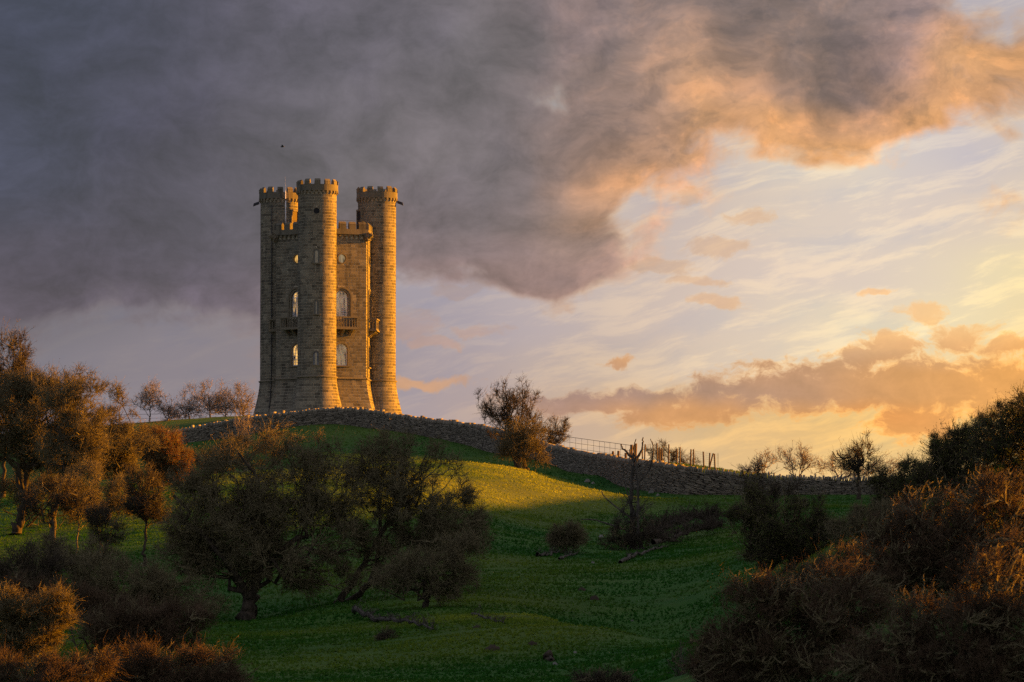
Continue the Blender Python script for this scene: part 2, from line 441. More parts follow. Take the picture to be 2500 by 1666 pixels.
def _k(a, b):
    d2 = ((a[:, None, 0] - b[None, :, 0]) ** 2 + ((a[:, None, 1] - b[None, :, 1]) * YS) ** 2)
    return 0.5 * d2 * np.log(d2 + 1e-9)


n_c = len(C)
A = np.zeros((n_c + 3, n_c + 3))
A[:n_c, :n_c] = _k(C, C) + np.eye(n_c) * 2.0
A[:n_c, n_c] = 1; A[:n_c, n_c + 1:] = C[:, :2]; A[n_c:, :n_c] = A[:n_c, n_c:].T
W = np.linalg.solve(A, np.concatenate([C[:, 2], [0, 0, 0]]))


def vnoise(x, y, seed=0):
    """smooth value noise on arrays"""
    xi, yi = np.floor(x).astype(np.int64), np.floor(y).astype(np.int64)
    xf, yf = x - xi, y - yi
    u, v = xf * xf * (3 - 2 * xf), yf * yf * (3 - 2 * yf)

    def h(a, b):
        q = (a * 374761393 + b * 668265263 + seed * 974634777) & 0xffffffff
        q = ((q ^ (q >> 13)) * 1274126177) & 0xffffffff
        return ((q ^ (q >> 16)) & 0xffff) / 65535.0
    return (h(xi, yi) * (1 - u) + h(xi + 1, yi) * u) * (1 - v) + (h(xi, yi + 1) * (1 - u) + h(xi + 1, yi + 1) * u) * v


def ground_z(x, y, fine=True):
    x, y = np.atleast_1d(np.asarray(x, float)), np.atleast_1d(np.asarray(y, float))
    out = np.zeros(x.shape)
    for i in range(0, len(x), 4000):
        q = np.stack([x[i:i + 4000], y[i:i + 4000]], 1)
        out[i:i + 4000] = _k(q, C) @ W[:n_c] + W[n_c] + q @ W[n_c + 1:]
    if fine:
        slope = 0.26 * (vnoise(x / 9, y / 9, 1) - .5) + 0.05 * (vnoise(x / 2.6, y / 1.6, 2) - .5)
        terr = 0.09 * (vnoise(x / 6 + out, y / 0.9, 3) - .5) + 0.02 * (vnoise(x / .7, y / .5, 4) - .5)
        amt = np.clip((300 - np.abs(y - 220)) / 150, 0.2, 1)
        out = out + (slope + terr) * amt
    return out


def gz(x, y): return float(ground_z([x], [y])[0])


def spaced(parts):
    return np.concatenate([np.arange(a, b, s) for a, b, s in parts] + [[parts[-1][1]]])


gx = np.concatenate([[-2500, -1500, -900, -500, -320, -200, -150, -110, -85, -70, -60, -52, -46, -42], np.arange(-39, 39.01, 0.6),
                     [42, 46, 50, 55, 60, 66, 72, 78, 84, 90, 96, 105, 115, 130, 150, 200, 300, 500, 900, 1500, 2500]])
gy = np.concatenate([[-1500, -600, -200, -80, -30, 0, 15, 30, 42, 54, 64, 74, 84, 92], spaced([(98, 260, 0.6), (260, 400, 0.9), (400, 480, 3)]),
                     [495, 515, 545, 590, 660, 800, 1000, 1400, 2000, 3000]])
mx_, my_ = np.meshgrid(gx, gy)
mz = np.zeros(mx_.shape)
# evaluate the smooth surface coarsely where dense, then interpolate rows
zc = ground_z(mx_.ravel(), my_.ravel())
tv = np.stack([mx_.ravel(), my_.ravel(), zc], 1)
nx_, ny_ = len(gx), len(gy)
ii = (np.arange(ny_ - 1)[:, None] * nx_ + np.arange(nx_ - 1)[None, :]).ravel()
tq = np.stack([ii, ii + 1, ii + nx_ + 1, ii + nx_], 1)

def dry_and_sunlit(x, y):
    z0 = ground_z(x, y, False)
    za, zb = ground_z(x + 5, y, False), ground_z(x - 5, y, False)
    # rounded ground dries out; upper slopes facing the sun get sunlight painted in
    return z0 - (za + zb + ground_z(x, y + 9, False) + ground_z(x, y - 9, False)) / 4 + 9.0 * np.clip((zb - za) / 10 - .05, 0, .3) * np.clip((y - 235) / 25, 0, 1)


dry_lit_v = np.clip(.26 + .6 * dry_and_sunlit(mx_.ravel(), my_.ravel()) + .5 * (vnoise(mx_.ravel() / 7, my_.ravel() / 7, 31) - .5), 0, 1)
m_grass, nb, out = new_mat('grass_ground')
pos = obj_coord(nb)
n1 = nb.noise(pos, 0.09, 4, 0.6, dims='3D')
n2 = nb.noise(pos, 0.7, 5, 0.65, dims='3D')
n3 = nb.noise(nb.v('MULTIPLY', pos, (1, 1.0, 1)), 9.0, 4, 0.7, dims='3D')
col = nb.mix(nb.smooth(n1, 0.38, 0.62), (0.018, 0.080, 0.011), (0.040, 0.108, 0.016))
col = nb.mix(nb.m('MULTIPLY', nb.smooth(n2, 0.48, 0.72), 0.5), col, (0.058, 0.090, 0.020))
col = nb.mix(nb.smooth(n3, 0.35, 0.75, 0.0, 0.25), col, (0.016, 0.052, 0.009))
col = nb.mix(nb.m('MULTIPLY', attr(nb, 'dry'), 0.6), col, (0.15, 0.15, 0.026))  # yellow of dry ground, plus sunlight painted on the upper slopes
bm_ = nb.m('ADD', nb.m('MULTIPLY', n3, 0.5), nb.noise(pos, 28.0, 2, 0.6, dims='3D'))
principled(nb, out, col, 0.95, bump(nb, bm_, 0.8, 0.05), spec=0.1)
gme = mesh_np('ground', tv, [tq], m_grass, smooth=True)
da_ = gme.attributes.new('dry', 'FLOAT', 'POINT'); da_.data.foreach_set('value', dry_lit_v.astype(np.float32))  # holds dryness together with the painted sunlight
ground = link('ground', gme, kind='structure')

# short grass tufts on the open slopes
m_blade, nb, out = new_mat('grass_blade')
tn = attr(nb, 'tone')
bc = nb.mix(nb.m('POWER', tn, 1.7), (0.022, 0.100, 0.013), (0.40, 0.42, 0.045))
df = nb.t.nodes.new('ShaderNodeBsdfDiffuse'); nb.put(df.inputs[0], bc)
tr = nb.t.nodes.new('ShaderNodeBsdfTranslucent'); nb.put(tr.inputs[0], bc)
ms = nb.t.nodes.new('ShaderNodeMixShader'); ms.inputs[0].default_value = 0.45
nb.t.links.new(df.outputs[0], ms.inputs[1]); nb.t.links.new(tr.outputs[0], ms.inputs[2]); nb.t.links.new(ms.outputs[0], out.inputs[0])
nt = 250000
ty = 118 + (1 - rng.random(nt) ** 0.85) * 232
tx = (rng.random(nt) - 0.5) * 2 * (1300 / F_PX) * ty
keep = (vnoise(tx / 1.6, ty / 1.2, 8) + 0.35 * rng.random(nt)) > 0.40
tx, ty = tx[keep], ty[keep]
nt = len(tx)
tz = ground_z(tx, ty) - 0.01
hh = (0.05 + 0.07 * rng.random(nt) ** 3) * (0.8 + 0.6 * vnoise(tx / 3, ty / 3, 5))
base = np.stack([tx, ty, tz], 1)
tvs, tts = [], []
tdry_lit = np.clip(.26 + .6 * dry_and_sunlit(tx, ty) + .5 * (vnoise(tx / 7, ty / 7, 31) - .5), 0, 1)  # dry tufts, and brighter ones painting sunlight on the upper slopes
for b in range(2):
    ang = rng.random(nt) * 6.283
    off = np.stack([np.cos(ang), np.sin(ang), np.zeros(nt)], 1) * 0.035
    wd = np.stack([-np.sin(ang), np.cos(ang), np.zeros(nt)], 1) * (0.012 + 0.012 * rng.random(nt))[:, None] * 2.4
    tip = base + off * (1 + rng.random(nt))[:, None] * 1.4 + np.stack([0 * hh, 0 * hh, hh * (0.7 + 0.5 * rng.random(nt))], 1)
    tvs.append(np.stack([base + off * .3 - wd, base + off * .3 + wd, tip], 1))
    tts.append(np.clip(rng.random(nt) * 0.12 + 0.25 * vnoise(tx / 5, ty / 5, 6) + .22 * vnoise(tx / 1.1 + tz * 3, ty / .35, 16) + .75 * (tdry_lit - .30), 0, 1))
tvs = np.concatenate(tvs)
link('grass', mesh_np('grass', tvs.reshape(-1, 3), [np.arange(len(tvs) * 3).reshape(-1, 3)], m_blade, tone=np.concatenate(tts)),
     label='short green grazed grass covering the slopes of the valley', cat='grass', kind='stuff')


# ------------------------------------------------------------------ dry stone wall
def stone_mat(name, c1, c2, c3, scale=1.0, dist=0.012, stain=0.0):
    m, nb, out = new_mat(name)
    pos = obj_coord(nb)
    t = attr(nb, 'tone')
    a = nb.noise(pos, 2.2 * scale, 5, 0.65, dims='3D')
    b = nb.noise(pos, 14.0 * scale, 4, 0.7, dims='3D')
    c = nb.mix(t, c1, c2)
    c = nb.mix(nb.smooth(a, 0.5, 0.72, 0, 0.55), c, c3)
    c = nb.mix(nb.smooth(b, 0.30, 0.75, 0.0, 0.45), c, nb.v('SCALE', c, scale=0.45))
    if stain:
        s1 = nb.noise(nb.v('MULTIPLY', pos, (1.6, 1.6, 0.16)), 1.0, 6, 0.62, dims='3D')
        s2 = nb.noise(nb.v('ADD', pos, (9, 4, 2)), 0.45, 5, 0.6, dims='3D')
        c = nb.mix(nb.m('MULTIPLY', nb.smooth(s1, 0.48, 0.66), stain), c, nb.v('MULTIPLY', c, (0.50, 0.50, 0.52)))
        c = nb.mix(nb.m('MULTIPLY', nb.smooth(s2, 0.50, 0.64), stain), c, nb.v('MULTIPLY', c, (0.80, 0.86, 0.92)))
        l_ = nb.smooth(nb.noise(pos, 5.5, 4, 0.7, dims='3D'), 0.62, 0.72)
        c = nb.mix(nb.m('MULTIPLY', l_, stain * .7), c, (0.23, 0.22, 0.17))
    principled(nb, out, c, 0.92, bump(nb, nb.m('ADD', a, nb.m('MULTIPLY', b, 0.6)), 0.7, dist), spec=0.15)
    return m


m_drystone = stone_mat('dry_stone', (0.14, 0.122, 0.092), (0.33, 0.285, 0.215), (0.21, 0.20, 0.16), 2.0, 0.02)
m_core = stone_mat('wall_core', (0.03, 0.026, 0.02), (0.04, 0.035, 0.027), (0.03, 0.03, 0.02))
wall_top = [(335, 1072, 352), (428, 1052, 352), (565, 1026, 350), (713, 1006, 347), (805, 997, 346), (894, 1001, 344), (972, 1013, 342), (1080, 1028, 338), (1157, 1037, 334), (1205, 1047, 331), (1319, 1081, 324), (1463, 1112, 312), (1590, 1129, 300), (1700, 1143, 297), (1780, 1152, 297), (1894, 1161, 297), (2020, 1165, 297), (2138, 1166, 297), (2300, 1168, 298), (2420, 1168, 298)]
WP = np.array([list(P(*c)) for c in wall_top])
seg = np.concatenate([[0], np.cumsum(np.linalg.norm(np.diff(WP[:, :2], axis=0), axis=1))])
LEN = seg[-1]


def _cr(t):  # smooth path along the wall
    out = np.zeros((len(t), 3))
    for k in range(3):
        m = np.gradient(WP[:, k], seg)
        i = np.clip(np.searchsorted(seg, t) - 1, 0, len(seg) - 2)
        h = seg[i + 1] - seg[i]; u = (t - seg[i]) / h
        out[:, k] = (2 * u**3 - 3 * u**2 + 1) * WP[i, k] + (u**3 - 2 * u**2 + u) * h * m[i] + (-2 * u**3 + 3 * u**2) * WP[i + 1, k] + (u**3 - u**2) * h * m[i + 1]
    return out


def wall_frame(t):
    t = np.asarray(t, float)
    p = _cr(t); q = _cr(np.clip(t + 0.3, 0, LEN)) - _cr(np.clip(t - 0.3, 0, LEN))
    q[:, 2] = 0; q /= np.linalg.norm(q, axis=1)[:, None]
    nrm = np.stack([q[:, 1], -q[:, 0], np.zeros(len(t))], 1)      # towards the viewer side
    g = ground_z(p[:, 0] + nrm[:, 0] * .3, p[:, 1] + nrm[:, 1] * .3)
    return p, q, nrm, g


tt = np.arange(0, LEN, 0.25)
fp, fq, fn, fg = wall_frame(tt)
fh = np.maximum(fp[:, 2] - 0.24 - fg, 0.75)          # height of the coursed part


def fr(t):
    return (np.stack([np.interp(t, tt, fp[:, k]) for k in range(3)], 1), np.stack([np.interp(t, tt, fq[:, k]) for k in range(3)], 1),
            np.stack([np.interp(t, tt, fn[:, k]) for k in range(3)], 1), np.interp(t, tt, fg), np.interp(t, tt, fh))


def boxes(c, a, b, d, jit, rs):
    """arrays of boxes: centre, half vectors"""
    n = len(c)
    sg = np.array([(-1, -1, -1), (1, -1, -1), (1, 1, -1), (-1, 1, -1), (-1, -1, 1), (1, -1, 1), (1, 1, 1), (-1, 1, 1)], float)
    v = c[:, None] + sg[None, :, 0, None] * a[:, None] + sg[None, :, 1, None] * b[:, None] + sg[None, :, 2, None] * d[:, None]
    v = v + (rs.random((n, 8, 3)) - .5) * jit
    f = np.array([(3, 2, 1, 0), (4, 5, 6, 7), (0, 1, 5, 4), (1, 2, 6, 5), (2, 3, 7, 6), (3, 0, 4, 7)])
    return v.reshape(-1, 3), (f[None] + (np.arange(n) * 8)[:, None, None]).reshape(-1, 4)


wall = link('dry_stone_wall', None, loc=tuple(_cr(np.array([LEN / 2]))[0] - np.array([0, 0, 1.4])),
            label='long grey dry stone wall running over the hill crest below the tower', cat='wall')
WO = np.array(wall.location)
cc = fp.copy(); nC = len(tt)
hw = 0.20
core = []
for side, zz in ((1, -0.6), (1, 0), (-1, 0), (-1, -0.6)):
    q = fp + fn * hw * side
    q[:, 2] = fg + (fh if zz == 0 else zz)
    core.append(q - WO)
cv = np.stack(core, 1).reshape(-1, 3)
ki = np.arange(nC - 1) * 4
cf = np.concatenate([np.stack([ki + a, ki + b, ki + 4 + b, ki + 4 + a], 1) for a, b in ((0, 1), (1, 2), (2, 3))])
link('hearting', mesh_np('hearting', cv, [cf], m_core, tone=np.full(len(cf), .5)), wall)
# coursed stones, both faces
cs = []
CH = 0.066
for side in (1, -1):
    for k in range(30):
        t = rng.random() * 0.2
        Ls = 0.16 + 0.42 * rng.random(800)
        ts_ = np.cumsum(Ls); ts_ = ts_[ts_ < LEN]
        cs.append(np.stack([ts_, Ls[:len(ts_)], np.full(len(ts_), k), np.full(len(ts_), side)], 1))
cs = np.concatenate(cs)
p_, q_, n_, g_, h_ = fr(cs[:, 0])
zz = cs[:, 2] * CH + 0.02
ok = zz < h_ - 0.02
cs, p_, q_, n_, g_, h_, zz = [a[ok] for a in (cs, p_, q_, n_, g_, h_, zz)]
# courses follow the ground but flatten out
slopez = np.gradient(fg + fh, tt)
sl = np.interp(cs[:, 0], tt, slopez)
ctr = p_ + n_ * (cs[:, 3] * (hw + 0.0))[:, None]
ctr[:, 2] = g_ + zz + CH / 2 - 0.02 + (rng.random(len(zz)) - .5) * .012
al = q_ * (cs[:, 1] / 2 - 0.008)[:, None]; al[:, 2] = sl * (cs[:, 1] / 2)
dp = n_ * (0.035 + 0.022 * rng.random(len(zz)))[:, None]
up = np.zeros_like(al); up[:, 2] = CH / 2 - 0.006 - 0.012 * rng.random(len(zz)) ** 2
v, f = boxes(ctr - WO, al, dp, up, 0.010, rng)
link('wall_stones', mesh_np('wall_stones', v, [f], m_drystone, tone=np.repeat(rng.random(len(ctr)) ** 1.3, 6)), wall, kind='stuff')
# upright coping stones along the top
tc_ = []
t = 0.0
while t < LEN - 0.1:
    w = 0.07 + 0.09 * rng.random(); tc_.append((t + w / 2, w)); t += w + 0.01 + (0.05 * rng.random() if rng.random() < .25 else 0)
tc_ = np.array(tc_)
p_, q_, n_, g_, h_ = fr(tc_[:, 0])
ht = 0.22 + 0.14 * rng.random(len(tc_)); ht += np.where(rng.random(len(tc_)) < 0.12, 0.10, 0)
lean = 0.12 + 0.30 * (rng.random(len(tc_)) - 0.5) + 0.2 * (vnoise(tc_[:, 0] / 2.5, tc_[:, 0] * 0, 9) - .5)
sl = np.interp(tc_[:, 0], tt, slopez)
up = np.zeros((len(tc_), 3)); up[:, 2] = ht / 2
up += q_ * (lean * ht / 2)[:, None]
al = q_ * (tc_[:, 1] / 2)[:, None]
dp = n_ * (0.17 + 0.06 * rng.random(len(tc_)))[:, None]
ctr = p_.copy(); ctr[:, 2] = g_ + h_ + ht / 2 - 0.02
v, f = boxes(ctr - WO, al, dp, up, 0.03, rng)
v = v.reshape(-1, 8, 3); topc = v[:, 4:].mean(1, keepdims=True)
v[:, 4:] = topc + (v[:, 4:] - topc) * (0.72 + 0.2 * rng.random((len(v), 1, 1)))
size = ht * tc_[:, 1] / (ctr[:, 1] ** 2)
# the 300 that show largest become parts of their own
vis = (ctr[:, 0] / ctr[:, 1] * F_PX + 1250 > 1180) & (ctr[:, 0] / ctr[:, 1] * F_PX + 1250 < 2060)
order = np.argsort(-np.where(vis, size, 0))[:300]
isbig = np.zeros(len(v), bool); isbig[order] = True
fbx = np.array([(3, 2, 1, 0), (4, 5, 6, 7), (0, 1, 5, 4), (1, 2, 6, 5), (2, 3, 7, 6), (3, 0, 4, 7)])
for i in order:
    c0 = v[i].mean(0)
    link('coping_stone', mesh_np('coping_stone', v[i] - c0, [fbx], m_drystone, tone=np.full(6, float(rng.random()))), wall, loc=tuple(c0))
rest = v[~isbig]
link('coping_stones', mesh_np('coping_stones', rest.reshape(-1, 3), [(fbx[None] + (np.arange(len(rest)) * 8)[:, None, None]).reshape(-1, 4)], m_drystone,
                              tone=np.repeat(rng.random(len(rest)), 6)), wall, kind='stuff')

# ------------------------------------------------------------------ tower
TY = 380.0
TC = P(791.3, 1022, TY)
PXM = F_PX / TY                                  # 30 px of the large picture per metre


def zt(py, Y=TY): return P(791.3, py, Y).z       # height seen at py


ZB = gz(TC.x, TC.y) - 0.25
tower = link('stone_tower', None, loc=(TC.x, TC.y, ZB), label='tall stone folly tower with three round battlemented turrets on the hill crest', cat='tower')
m_stone = stone_mat('ashlar', (0.115, 0.100, 0.073), (0.29, 0.25, 0.177), (0.21, 0.20, 0.155), 0.9, 0.004, 0.8)
m_mortar = stone_mat('mortar', (0.44, 0.385, 0.28), (0.44, 0.385, 0.28), (0.33, 0.30, 0.23), 0.5)
m_trim = stone_mat('carved_stone', (0.17, 0.145, 0.10), (0.24, 0.205, 0.145), (0.10, 0.092, 0.068), 1.4, 0.006)
m_white, nb, out = new_mat('white_paint'); principled(nb, out, (0.72, 0.70, 0.70), 0.5, spec=0.4)
m_iron, nb, out = new_mat('dark_iron'); principled(nb, out, (0.03, 0.03, 0.033), 0.6, spec=0.4)
m_lead, nb, out = new_mat('lead'); principled(nb, out, (0.035, 0.035, 0.04), 0.7, spec=0.3)
m_dark, nb, out = new_mat('dark_opening'); principled(nb, out, (0.02, 0.02, 0.022), 0.9)
m_door, nb, out = new_mat('painted_door')
principled(nb, out, nb.mix(nb.noise(obj_coord(nb), 6, 4, dims='3D'), (0.10, 0.06, 0.03), (0.05, 0.03, 0.018)), 0.7)
m_infill = stone_mat('blind_infill', (0.14, 0.14, 0.125), (0.16, 0.16, 0.14), (0.11, 0.11, 0.10), 1.0)


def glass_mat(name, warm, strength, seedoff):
    """window glass with a painted glow for sky light seen through the tower"""
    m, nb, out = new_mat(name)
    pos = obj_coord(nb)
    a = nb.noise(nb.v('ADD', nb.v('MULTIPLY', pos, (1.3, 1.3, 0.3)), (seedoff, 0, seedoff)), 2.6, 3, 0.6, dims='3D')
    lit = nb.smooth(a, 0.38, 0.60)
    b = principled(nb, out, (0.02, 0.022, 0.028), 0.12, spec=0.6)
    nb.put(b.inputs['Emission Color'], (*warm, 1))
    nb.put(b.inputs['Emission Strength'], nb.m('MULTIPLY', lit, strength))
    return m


m_glassL = glass_mat('glass_skyglow_left', (1.0, 0.55, 0.14), 0.24, 0.0)  # emission stands in for golden sky showing through from behind
m_glassR = glass_mat('glass_skyglow_right', (0.9, 0.62, 0.30), 0.08, 4.0)
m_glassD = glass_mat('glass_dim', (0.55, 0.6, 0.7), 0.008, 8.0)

RT, RR, RC = 4.657, 1.56, 4.25
Z_STR = zt(929) - ZB                 # string course
Z_PB = zt(479, 376) - ZB             # underside of the turret corbels
Z_PT = zt(470, 376) - ZB             # parapet band
Z_CR = zt(455.5, 376) - ZB           # crenel floor
Z_MT = zt(442.5, 376) - ZB           # merlon tops
HB_C = zt(583, 377) - ZB             # body corbels bottom
HB_P = zt(571, 377) - ZB             # body parapet band
HB_R = zt(560, 377) - ZB             # body crenel floor
HB_T = zt(542, 377) - ZB             # body merlon tops


def pol(a, r, z=0.0):                # angle in degrees, 0 towards the viewer, positive to the right
    return Vector((math.sin(math.radians(a)) * r, -math.cos(math.radians(a)) * r, z))


def flare(z):                        # extra radius below the string course
    u = max(0.0, (Z_STR - z) / Z_STR)
    return 0.03 + 0.72 * u ** 1.5 if z < Z_STR else 0.0


stone_parts = []                     # (visible weight, builder) candidates for single stones


class Stones(MB):
    pass


def stone_block(mb, quad_fn, u0, u1, z0, z1, seg, tone, proud):
    """one block: front face follows quad_fn(u, z, out)"""
    us = [u0 + (u1 - u0) * i / seg for i in range(seg + 1)]
    ch = 0.012
    vs = []
    for z in (z0, z1):
        for u in us: vs.append(quad_fn(u, z, proud))
    n0 = len(vs)
    back = list(vs)              # separate vertices so that the face keeps its own normals
    for z in (z0, z1):
        for u in (us[0], us[-1]): back.append(quad_fn(u, z, -0.05))
    n = seg + 1
    fs = [(i, i + 1, n + i + 1, n + i) for i in range(seg)]
    b = 4 * n; k = 2 * n
    fs += [(b + 0, k, k + n, b + 2), (k + seg, b + 1, b + 3, k + n + seg), tuple([k + n + i for i in range(n)] + [b + 3, b + 2]), tuple([b + 0, b + 1] + [k + i for i in range(n)][::-1])]
    mb.add(vs + back, fs, tone)


CH_T = 0.238


def courses(z0, z1, h=CH_T):
    n = max(1, round((z1 - z0) / h))
    return [(z0 + (z1 - z0) * i / n, z0 + (z1 - z0) * (i + 1) / n) for i in range(n)]


def subtract(iv, holes):
    for a, b in holes:
        nx = []
        for p, q in iv:
            if q <= a or p >= b: nx.append((p, q))
            else:
                if p < a: nx.append((p, a))
                if q > b: nx.append((b, q))
        iv = nx
    return iv


def tone_r():
    r = random.random()
    return min(1.0, max(0.0, random.gauss(0.42, 0.22) + (0.35 if r > 0.95 else 0) - (0.3 if r < 0.08 else 0)))


single = []                          # chosen single stones: (parent, MB)


def lay(parent, fn, ulen, zs, holes_at, seg, curved, pick, wmean=0.46):
    """lays blocks on a surface whose horizontal coordinate runs 0..ulen metres"""
    mb = MB()
    for (z0, z1) in zs:
        g = 0.016
        u = -random.random() * 0.4 if curved else 0.0
        start = u
        end = ulen + (start if curved else 0)
        while u < end - 1e-6:
            w = max(0.22, random.gauss(wmean, 0.12))
            if end - (u + w) < 0.2: w = end - u
            for (a, b) in subtract([(u, u + w)], holes_at((z0 + z1) / 2)):
                if b - a < 0.06: continue
                t = tone_r(); pr = random.random() * 0.004
                if pick and pick((a + b) / 2, (z0 + z1) / 2) and len(single) < 300 and b - a > 0.4 and random.random() < 0.5:
                    one = MB()
                    stone_block(one, fn, a + g, b - g, z0 + g, z1 - g, seg, t, pr)
                    single.append((parent, one))
                else:
                    stone_block(mb, fn, a + g, b - g, z0 + g, z1 - g, seg, t, pr)
            u += w
    me = mb.mesh('stonework', m_stone)
    if curved:
        me.polygons.foreach_set('use_smooth', [len(f) == 4 and k % (seg + 4) < seg for k, f in enumerate(mb.f)])
    link('stonework', me, parent, kind='stuff')


def arch_pts(w, h, n=14, ogee=False):
    """outline of a round-headed opening of width w and total height h, from bottom left, clockwise"""
    r = w / 2
    return [(-r, 0)] + [(-r * math.cos(math.pi * i / n), h - r + r * math.sin(math.pi * i / n)) for i in range(n + 1)] + [(r, 0)]


def ring(mb, fn, inner, outer, o0, o1, tone=0.5, closed=False):
    """moulding between two outlines, standing out from o0 to o1"""
    n = len(inner)
    rng_ = range(n if closed else n - 1)
    vs = [fn(x, z, o1) for x, z in inner] + [fn(x, z, o1) for x, z in outer] + [fn(x, z, o0) for x, z in outer] + [fn(x, z, o0) for x, z in inner]
    fs = []
    for i in rng_:
        j = (i + 1) % n
        fs += [(i, n + i, n + j, j), (n + i, 2 * n + i, 2 * n + j, n + j), (3 * n + i, i, j, 3 * n + j)]
    mb.add(vs, fs, tone)


def circ(cx, cz, r, n=20): return [(cx - r * math.cos(2 * math.pi * i / n), cz + r * math.sin(2 * math.pi * i / n)) for i in range(n)]


def off(pts, dx, dz): return [(x + dx, z + dz) for x, z in pts]


# --- turrets
T_ANG = [-5.0, 115.0, -125.0]
for ti, ta in enumerate(T_ANG):
    c = pol(ta, RT)
    # shaft core with the mortar showing in the joints
    prof = [(RR + flare(z) - 0.012, z) for z in np.linspace(-0.6, Z_STR, 9)] + [(RR - 0.012, Z_STR + 0.01), (RR - 0.012, Z_PT + 0.1)]
    nseg = 48
    vs = [(math.sin(2 * math.pi * k / nseg) * r, -math.cos(2 * math.pi * k / nseg) * r, z) for r, z in prof for k in range(nseg)]
    fs = [(i * nseg + k, i * nseg + (k + 1) % nseg, (i + 1) * nseg + (k + 1) % nseg, (i + 1) * nseg + k) for i in range(len(prof) - 1) for k in range(nseg)]
    mb = MB(); mb.add(vs, fs)
    tur = link('turret', mb.mesh('turret', m_mortar, smooth=True), tower, loc=tuple(c),
               label=['nearest turret, standing in front of the tower body', 'sunlit turret on the right of the tower', 'turret at the left, its lower part in shade'][ti])
    holes = []
    if ti == 0:   # round window and three niches, all facing the viewer
        holes = [('round', 0.5, zt(515.6, 374) - ZB, 0.24), ('niche', 0.5, zt(642, 374) - ZB, (0.44, 1.1)), ('niche', 0.5, zt(767, 374) - ZB, (0.36, 1.12)), ('window', -0.5, zt(891, 374) - ZB, (0.42, 1.08))]
    fnT = lambda u, z, o: ((math.sin(u / RR) * (RR + flare(z) + o)), -math.cos(u / RR) * (RR + flare(z) + o), z)

    def holes_at(z, holes=holes):
        r = []
        for (k, a, zc_, d) in holes:
            u = math.radians(a) * RR
            if k == 'round':
                if abs(z - zc_) < d + .09: hw_ = math.sqrt(max(0, (d + .09) ** 2 - (z - zc_) ** 2)); r.append((u - hw_, u + hw_))
            else:
                w, h = d
                if zc_ - .1 < z < zc_ + h + .1:
                    top = zc_ + h - w / 2
                    hw_ = (w / 2 + .09) if z < top else math.sqrt(max(0, (w / 2 + .09) ** 2 - (z - top) ** 2))
                    r.append((u - hw_, u + hw_))
        return r + [(a + 2 * math.pi * RR, b + 2 * math.pi * RR) for a, b in r]
    per = 2 * math.pi * RR
    pick = (lambda u, z: 0.1 < (u % per) / RR < 1.1) if ti == 0 else ((lambda u, z: 0 < (u % per) / RR < 1.2) if ti == 1 else None)
    lay(tur, fnT, per, courses(0.1, Z_STR - 0.06) + courses(Z_STR + 0.06, Z_PB), holes_at, 3, True, pick)
    # string course
    mb = MB()
    pr = [(RR + .0, Z_STR - .09), (RR + .10, Z_STR - .05), (RR + .13, Z_STR + .01), (RR + .11, Z_STR + .05), (RR + .0, Z_STR + .09)]
    vs = [(math.sin(2 * math.pi * k / nseg) * r, -math.cos(2 * math.pi * k / nseg) * r, z) for r, z in pr for k in range(nseg)]
    mb.add(vs, [(i * nseg + k, i * nseg + (k + 1) % nseg, (i + 1) * nseg + (k + 1) % nseg, (i + 1) * nseg + k) for i in range(len(pr) - 1) for k in range(nseg)])
    link('string_course', mb.mesh('string_course', m_trim, smooth=True), tur)
    # corbel table
    cor = MB()
    cor.box((0, -RR - .055, Z_PB + .19), (.085, 0, 0), (0, .085, 0), (0, 0, .09)); cor.box((0, -RR - .02, Z_PB + .055), (.07, 0, 0), (0, .05, 0), (0, 0, .045))
    cme = cor.mesh('corbel', m_trim)
    for k in range(28):
        o = link('corbel', cme, tur); o.rotation_euler = (0, 0, 2 * math.pi * (k + .5) / 28)
    # parapet drum
    RP = RR + 0.13
    pr = [(RR - .05, Z_PT - .02), (RP, Z_PT - .02), (RP, Z_PT + .10), (RP - .012, Z_PT + .10), (RP - .012, Z_CR), (RP - .25, Z_CR), (RP - .25, Z_PT - .3), (0.01, Z_PT - .3)]
    vs = [(math.sin(2 * math.pi * k / nseg) * r, -math.cos(2 * math.pi * k / nseg) * r, z) for r, z in pr for k in range(nseg)]
    mb = MB(); mb.add(vs, [(i * nseg + k, i * nseg + (k + 1) % nseg, (i + 1) * nseg + (k + 1) % nseg, (i + 1) * nseg + k) for i in range(len(pr) - 1) for k in range(nseg)], 0.35)
    link('parapet', mb.mesh('parapet', m_stone), tur)
    # merlons: curved blocks with sloping weathered tops
    NM = 12
    for k in range(NM):
        a0 = math.radians(360 / NM * k + [3, 11, 5][ti]); hw_ = math.radians(8.2)
        mm = MB()
        q = []
        zt_ = Z_MT + random.uniform(-.05, .04)
        for (rr, z) in ((RP, Z_CR - .005), (RP, zt_ - .20), (RP + .02, zt_ - .19), (RP - .125, zt_), (RP - .27, zt_ - .19), (RP - .25, zt_ - .20), (RP - .25, Z_CR - .005)):
            for j in range(3):
                a = a0 - hw_ + hw_ * j
                q.append((math.sin(a) * rr, -math.cos(a) * rr, z))
        fs = [(i * 3 + j, i * 3 + j + 1, i * 3 + j + 4, i * 3 + j + 3) for i in range(6) for j in range(2)]
        fs += [tuple(i * 3 for i in range(7))[::-1], tuple(i * 3 + 2 for i in range(7))]
        mm.add(q, fs, random.uniform(.1, .55))
        link('merlon', mm.mesh('merlon', m_stone), tur)
